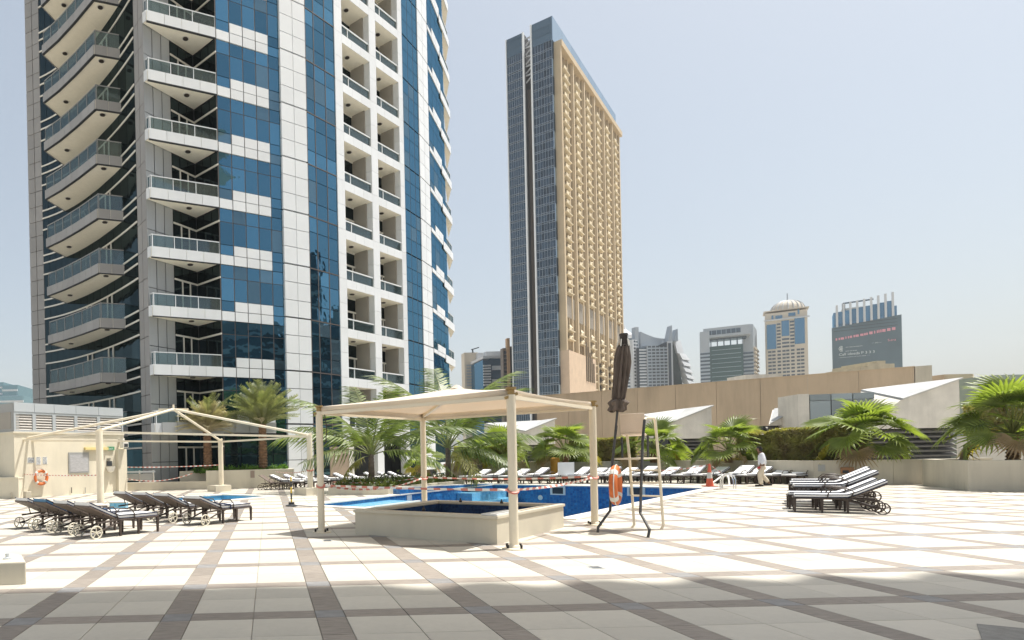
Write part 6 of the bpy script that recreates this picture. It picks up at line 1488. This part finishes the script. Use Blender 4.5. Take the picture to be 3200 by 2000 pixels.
for q, z, k in ((PL, 1.03, 0), (PN, 1.01, 1), (PB, 1.04, 2), (PR_, 1.09, 3)):
    mb = MB(); mb.tube([(q.x + .085 * math.cos(i * .42), q.y + .085 * math.sin(i * .42), z + .04 * math.sin(i * .42)) for i in range(15)], .022, 5, closed=True); tag(obj('tape_knot', mb, m_tr), ('red tape knot wound round the left canopy post', 'red tape knot wound round the near canopy post', 'red tape knot wound round the rear canopy post', 'red tape knot wound round the right canopy post')[k], 'tape', 'tape knots on the canopy posts')
tape('faded tape across the plant room front between two frame posts', (*G1, 1.15), (*G2, 1.12), .04)
tape('upper tape strung from the plant room to the frame post by the ramp', (HF.P(HF.L).x, HF.P(HF.L).y, 1.35), (*G3, 1.38), .05)
tape('lower sagging tape over the ramp wall', (HF.P(HF.L).x, HF.P(HF.L).y - .1, .75), (p(600, 34).x, 34, .95), .28)
q = gp(2218, 1520); tape('tape running left from the top of the orange cone', (q.x, q.y, .98), (p(2010, 31).x, 31, .72), .12); tape('plain white tape from the cone top down to the pool ladder', (q.x, q.y, .98), (p(2272, 27.5).x, 27.5, .42), .0, .04)
tape('tape lying between the frame post and the loungers below the tower', (*G4, 1.1), (*p(860, 34), .95), .1)
tape('tape lying low along the island planter', (*p(1040, 28.5), .55), (*p(1300, 29), .62), .12)
mb = MB(); q = G4; mb.tube([(q.x + .14 * math.cos(i * .42), q.y + .14 * math.sin(i * .42), 1.1 + .04 * math.sin(i * .42)) for i in range(15)], .035, 5, closed=True); tag(obj('tape_knot', mb, m_tr), 'red tape knot wound round the right post of the bare frame', 'tape', 'tape knots on the canopy posts')
# ================================================================ PERSON
def person(label, base, yaw):
    t = thing('person', label, 'person', base, yaw); m_skin = M('brown skin', (.20, .11, .07), .6); m_shirt = M('white loose shirt', (.72, .74, .80), .85, var=.05, scale=8, bump=.4); m_trs = M('beige trousers', (.60, .53, .42), .85, var=.05, scale=8); m_hair = M('black hair', (.012, .010, .010), .6); m_shoe = M('dark shoe', (.03, .025, .02), .6)
    def skin(name, V, E, mat, par=t, sub=2):
        me = bpy.data.meshes.new(name); me.from_pydata([v[:3] for v in V], E, []); o = bpy.data.objects.new(name, me); C.objects.link(o); o.parent = par
        sm = o.modifiers.new('s', 'SKIN'); 
        for d, v in zip(me.skin_vertices[0].data, V): d.radius = v[3] if isinstance(v[3], tuple) else (v[3], v[3])
        me.skin_vertices[0].data[0].use_root = True; ss_ = o.modifiers.new('u', 'SUBSURF'); ss_.levels = sub; ss_.render_levels = sub; me.materials.append(mat); return o
    # body facing +x, mid stride
    V = [(0, 0, .92, .12), (0, 0, 1.12, .125), (.03, 0, 1.34, .14), (.06, 0, 1.44, .075), (.09, 0, 1.51, .055), (.11, 0, 1.60, .085), (.13, 0, 1.68, .08),
         (.03, .19, 1.38, .06), (-.02, .25, 1.12, .042), (.10, .25, .90, .032), (.14, .25, .82, .03), (.03, -.19, 1.38, .06), (-.06, -.25, 1.12, .042), (-.02, -.27, .90, .032), (0, -.27, .81, .03),
         (0, .10, .86, .09), (.10, .10, .50, .062), (.06, .10, .10, .045), (.16, .10, .04, .04), (0, -.10, .86, .09), (.02, -.10, .50, .062), (-.24, -.10, .16, .045), (-.20, -.10, .06, .035)]
    E = [(0, 1), (1, 2), (2, 3), (3, 4), (4, 5), (5, 6), (2, 7), (7, 8), (8, 9), (9, 10), (2, 11), (11, 12), (12, 13), (13, 14), (0, 15), (15, 16), (16, 17), (17, 18), (0, 19), (19, 20), (20, 21), (21, 22)]
    skin('body', V, E, m_skin)
    skin('shirt', [(0, 0, .86, .17), (-.01, 0, 1.08, .165), (.02, 0, 1.32, .16), (.05, 0, 1.43, .08), (.02, .20, 1.37, .085), (-.03, .27, 1.12, .07), (.06, .27, .95, .06), (.02, -.20, 1.37, .085), (-.07, -.27, 1.12, .07), (-.03, -.28, .95, .06)], [(0, 1), (1, 2), (2, 3), (2, 4), (4, 5), (5, 6), (2, 7), (7, 8), (8, 9)], m_shirt)
    skin('trousers', [(0, 0, .92, .14), (0, .10, .82, .115), (.10, .10, .50, .095), (.06, .10, .08, .085), (0, -.10, .82, .115), (.02, -.10, .50, .095), (-.22, -.10, .17, .085)], [(0, 1), (1, 2), (2, 3), (0, 4), (4, 5), (5, 6)], m_trs)
    skin('hair', [(.09, 0, 1.63, .088), (.10, 0, 1.70, .085), (.06, 0, 1.60, .07), (.02, 0, 1.46, .05)], [(0, 1), (0, 2), (2, 3)], m_hair)
    for x, y, z, a in ((.10, .10, .03, 0), (-.22, -.10, .06, .5)):
        mb = MB(); mb.box(x - .12, x + .17, y - .05, y + .05, z - .03, z + .05); obj('shoe', mb, m_shoe, t, bevel=.02)
    for s, (hx, hy, hz) in ((1, (.15, .25, .76)), (-1, (.01, -.27, .75))):
        for k in range(4):
            mb = MB(); x = hx - .03 + k * .02; mb.tube([(x, hy, hz + .04), (x + .005, hy, hz - .01), (x + .012, hy - .01 * s, hz - .05 + .008 * abs(k - 1.5))], [.009, .009, .007], 6); obj('finger', mb, m_skin, t, smooth=True)
        mb = MB(); mb.tube([(hx + .03, hy, hz + .06), (hx + .055, hy - .01 * s, hz + .03), (hx + .06, hy - .015 * s, hz)], [.010, .010, .008], 6); obj('thumb', mb, m_skin, t, smooth=True)
    mb = MB(); mb.box(.09, .2, .22, .30, .78, .86); obj('red_wristband', mb, M('red cloth', (.45, .05, .05), .7), t, bevel=.02)
    mb = MB(); mb.lathe([(.012, 0), (.02, .02), (.012, .04)], 8); mb.v = [(x + .205, y, z + 1.585) for x, y, z in mb.v]; obj('nose', mb, m_skin, t)
    return t
a = gp(2383, 1520); person('person in a loose white shirt and beige trousers walking left past the loungers', a, R(150))
# ================================================================ HAZE
hz = MB(); hz.box(-1200, 1200, -1200, 1200, -13, 172)
m_hz, t_, o_ = nodes('thin desert haze'); pv = t_.nodes.new('ShaderNodeVolumePrincipled'); pv.inputs['Density'].default_value = HAZE
pv.inputs['Color'].default_value = (.93, .95, .97, 1); pv.inputs['Anisotropy'].default_value = .0
t_.links.new(pv.outputs[0], o_.inputs['Volume'])
tag(link('haze', hz.mesh('haze', m_hz)), kind='stuff')
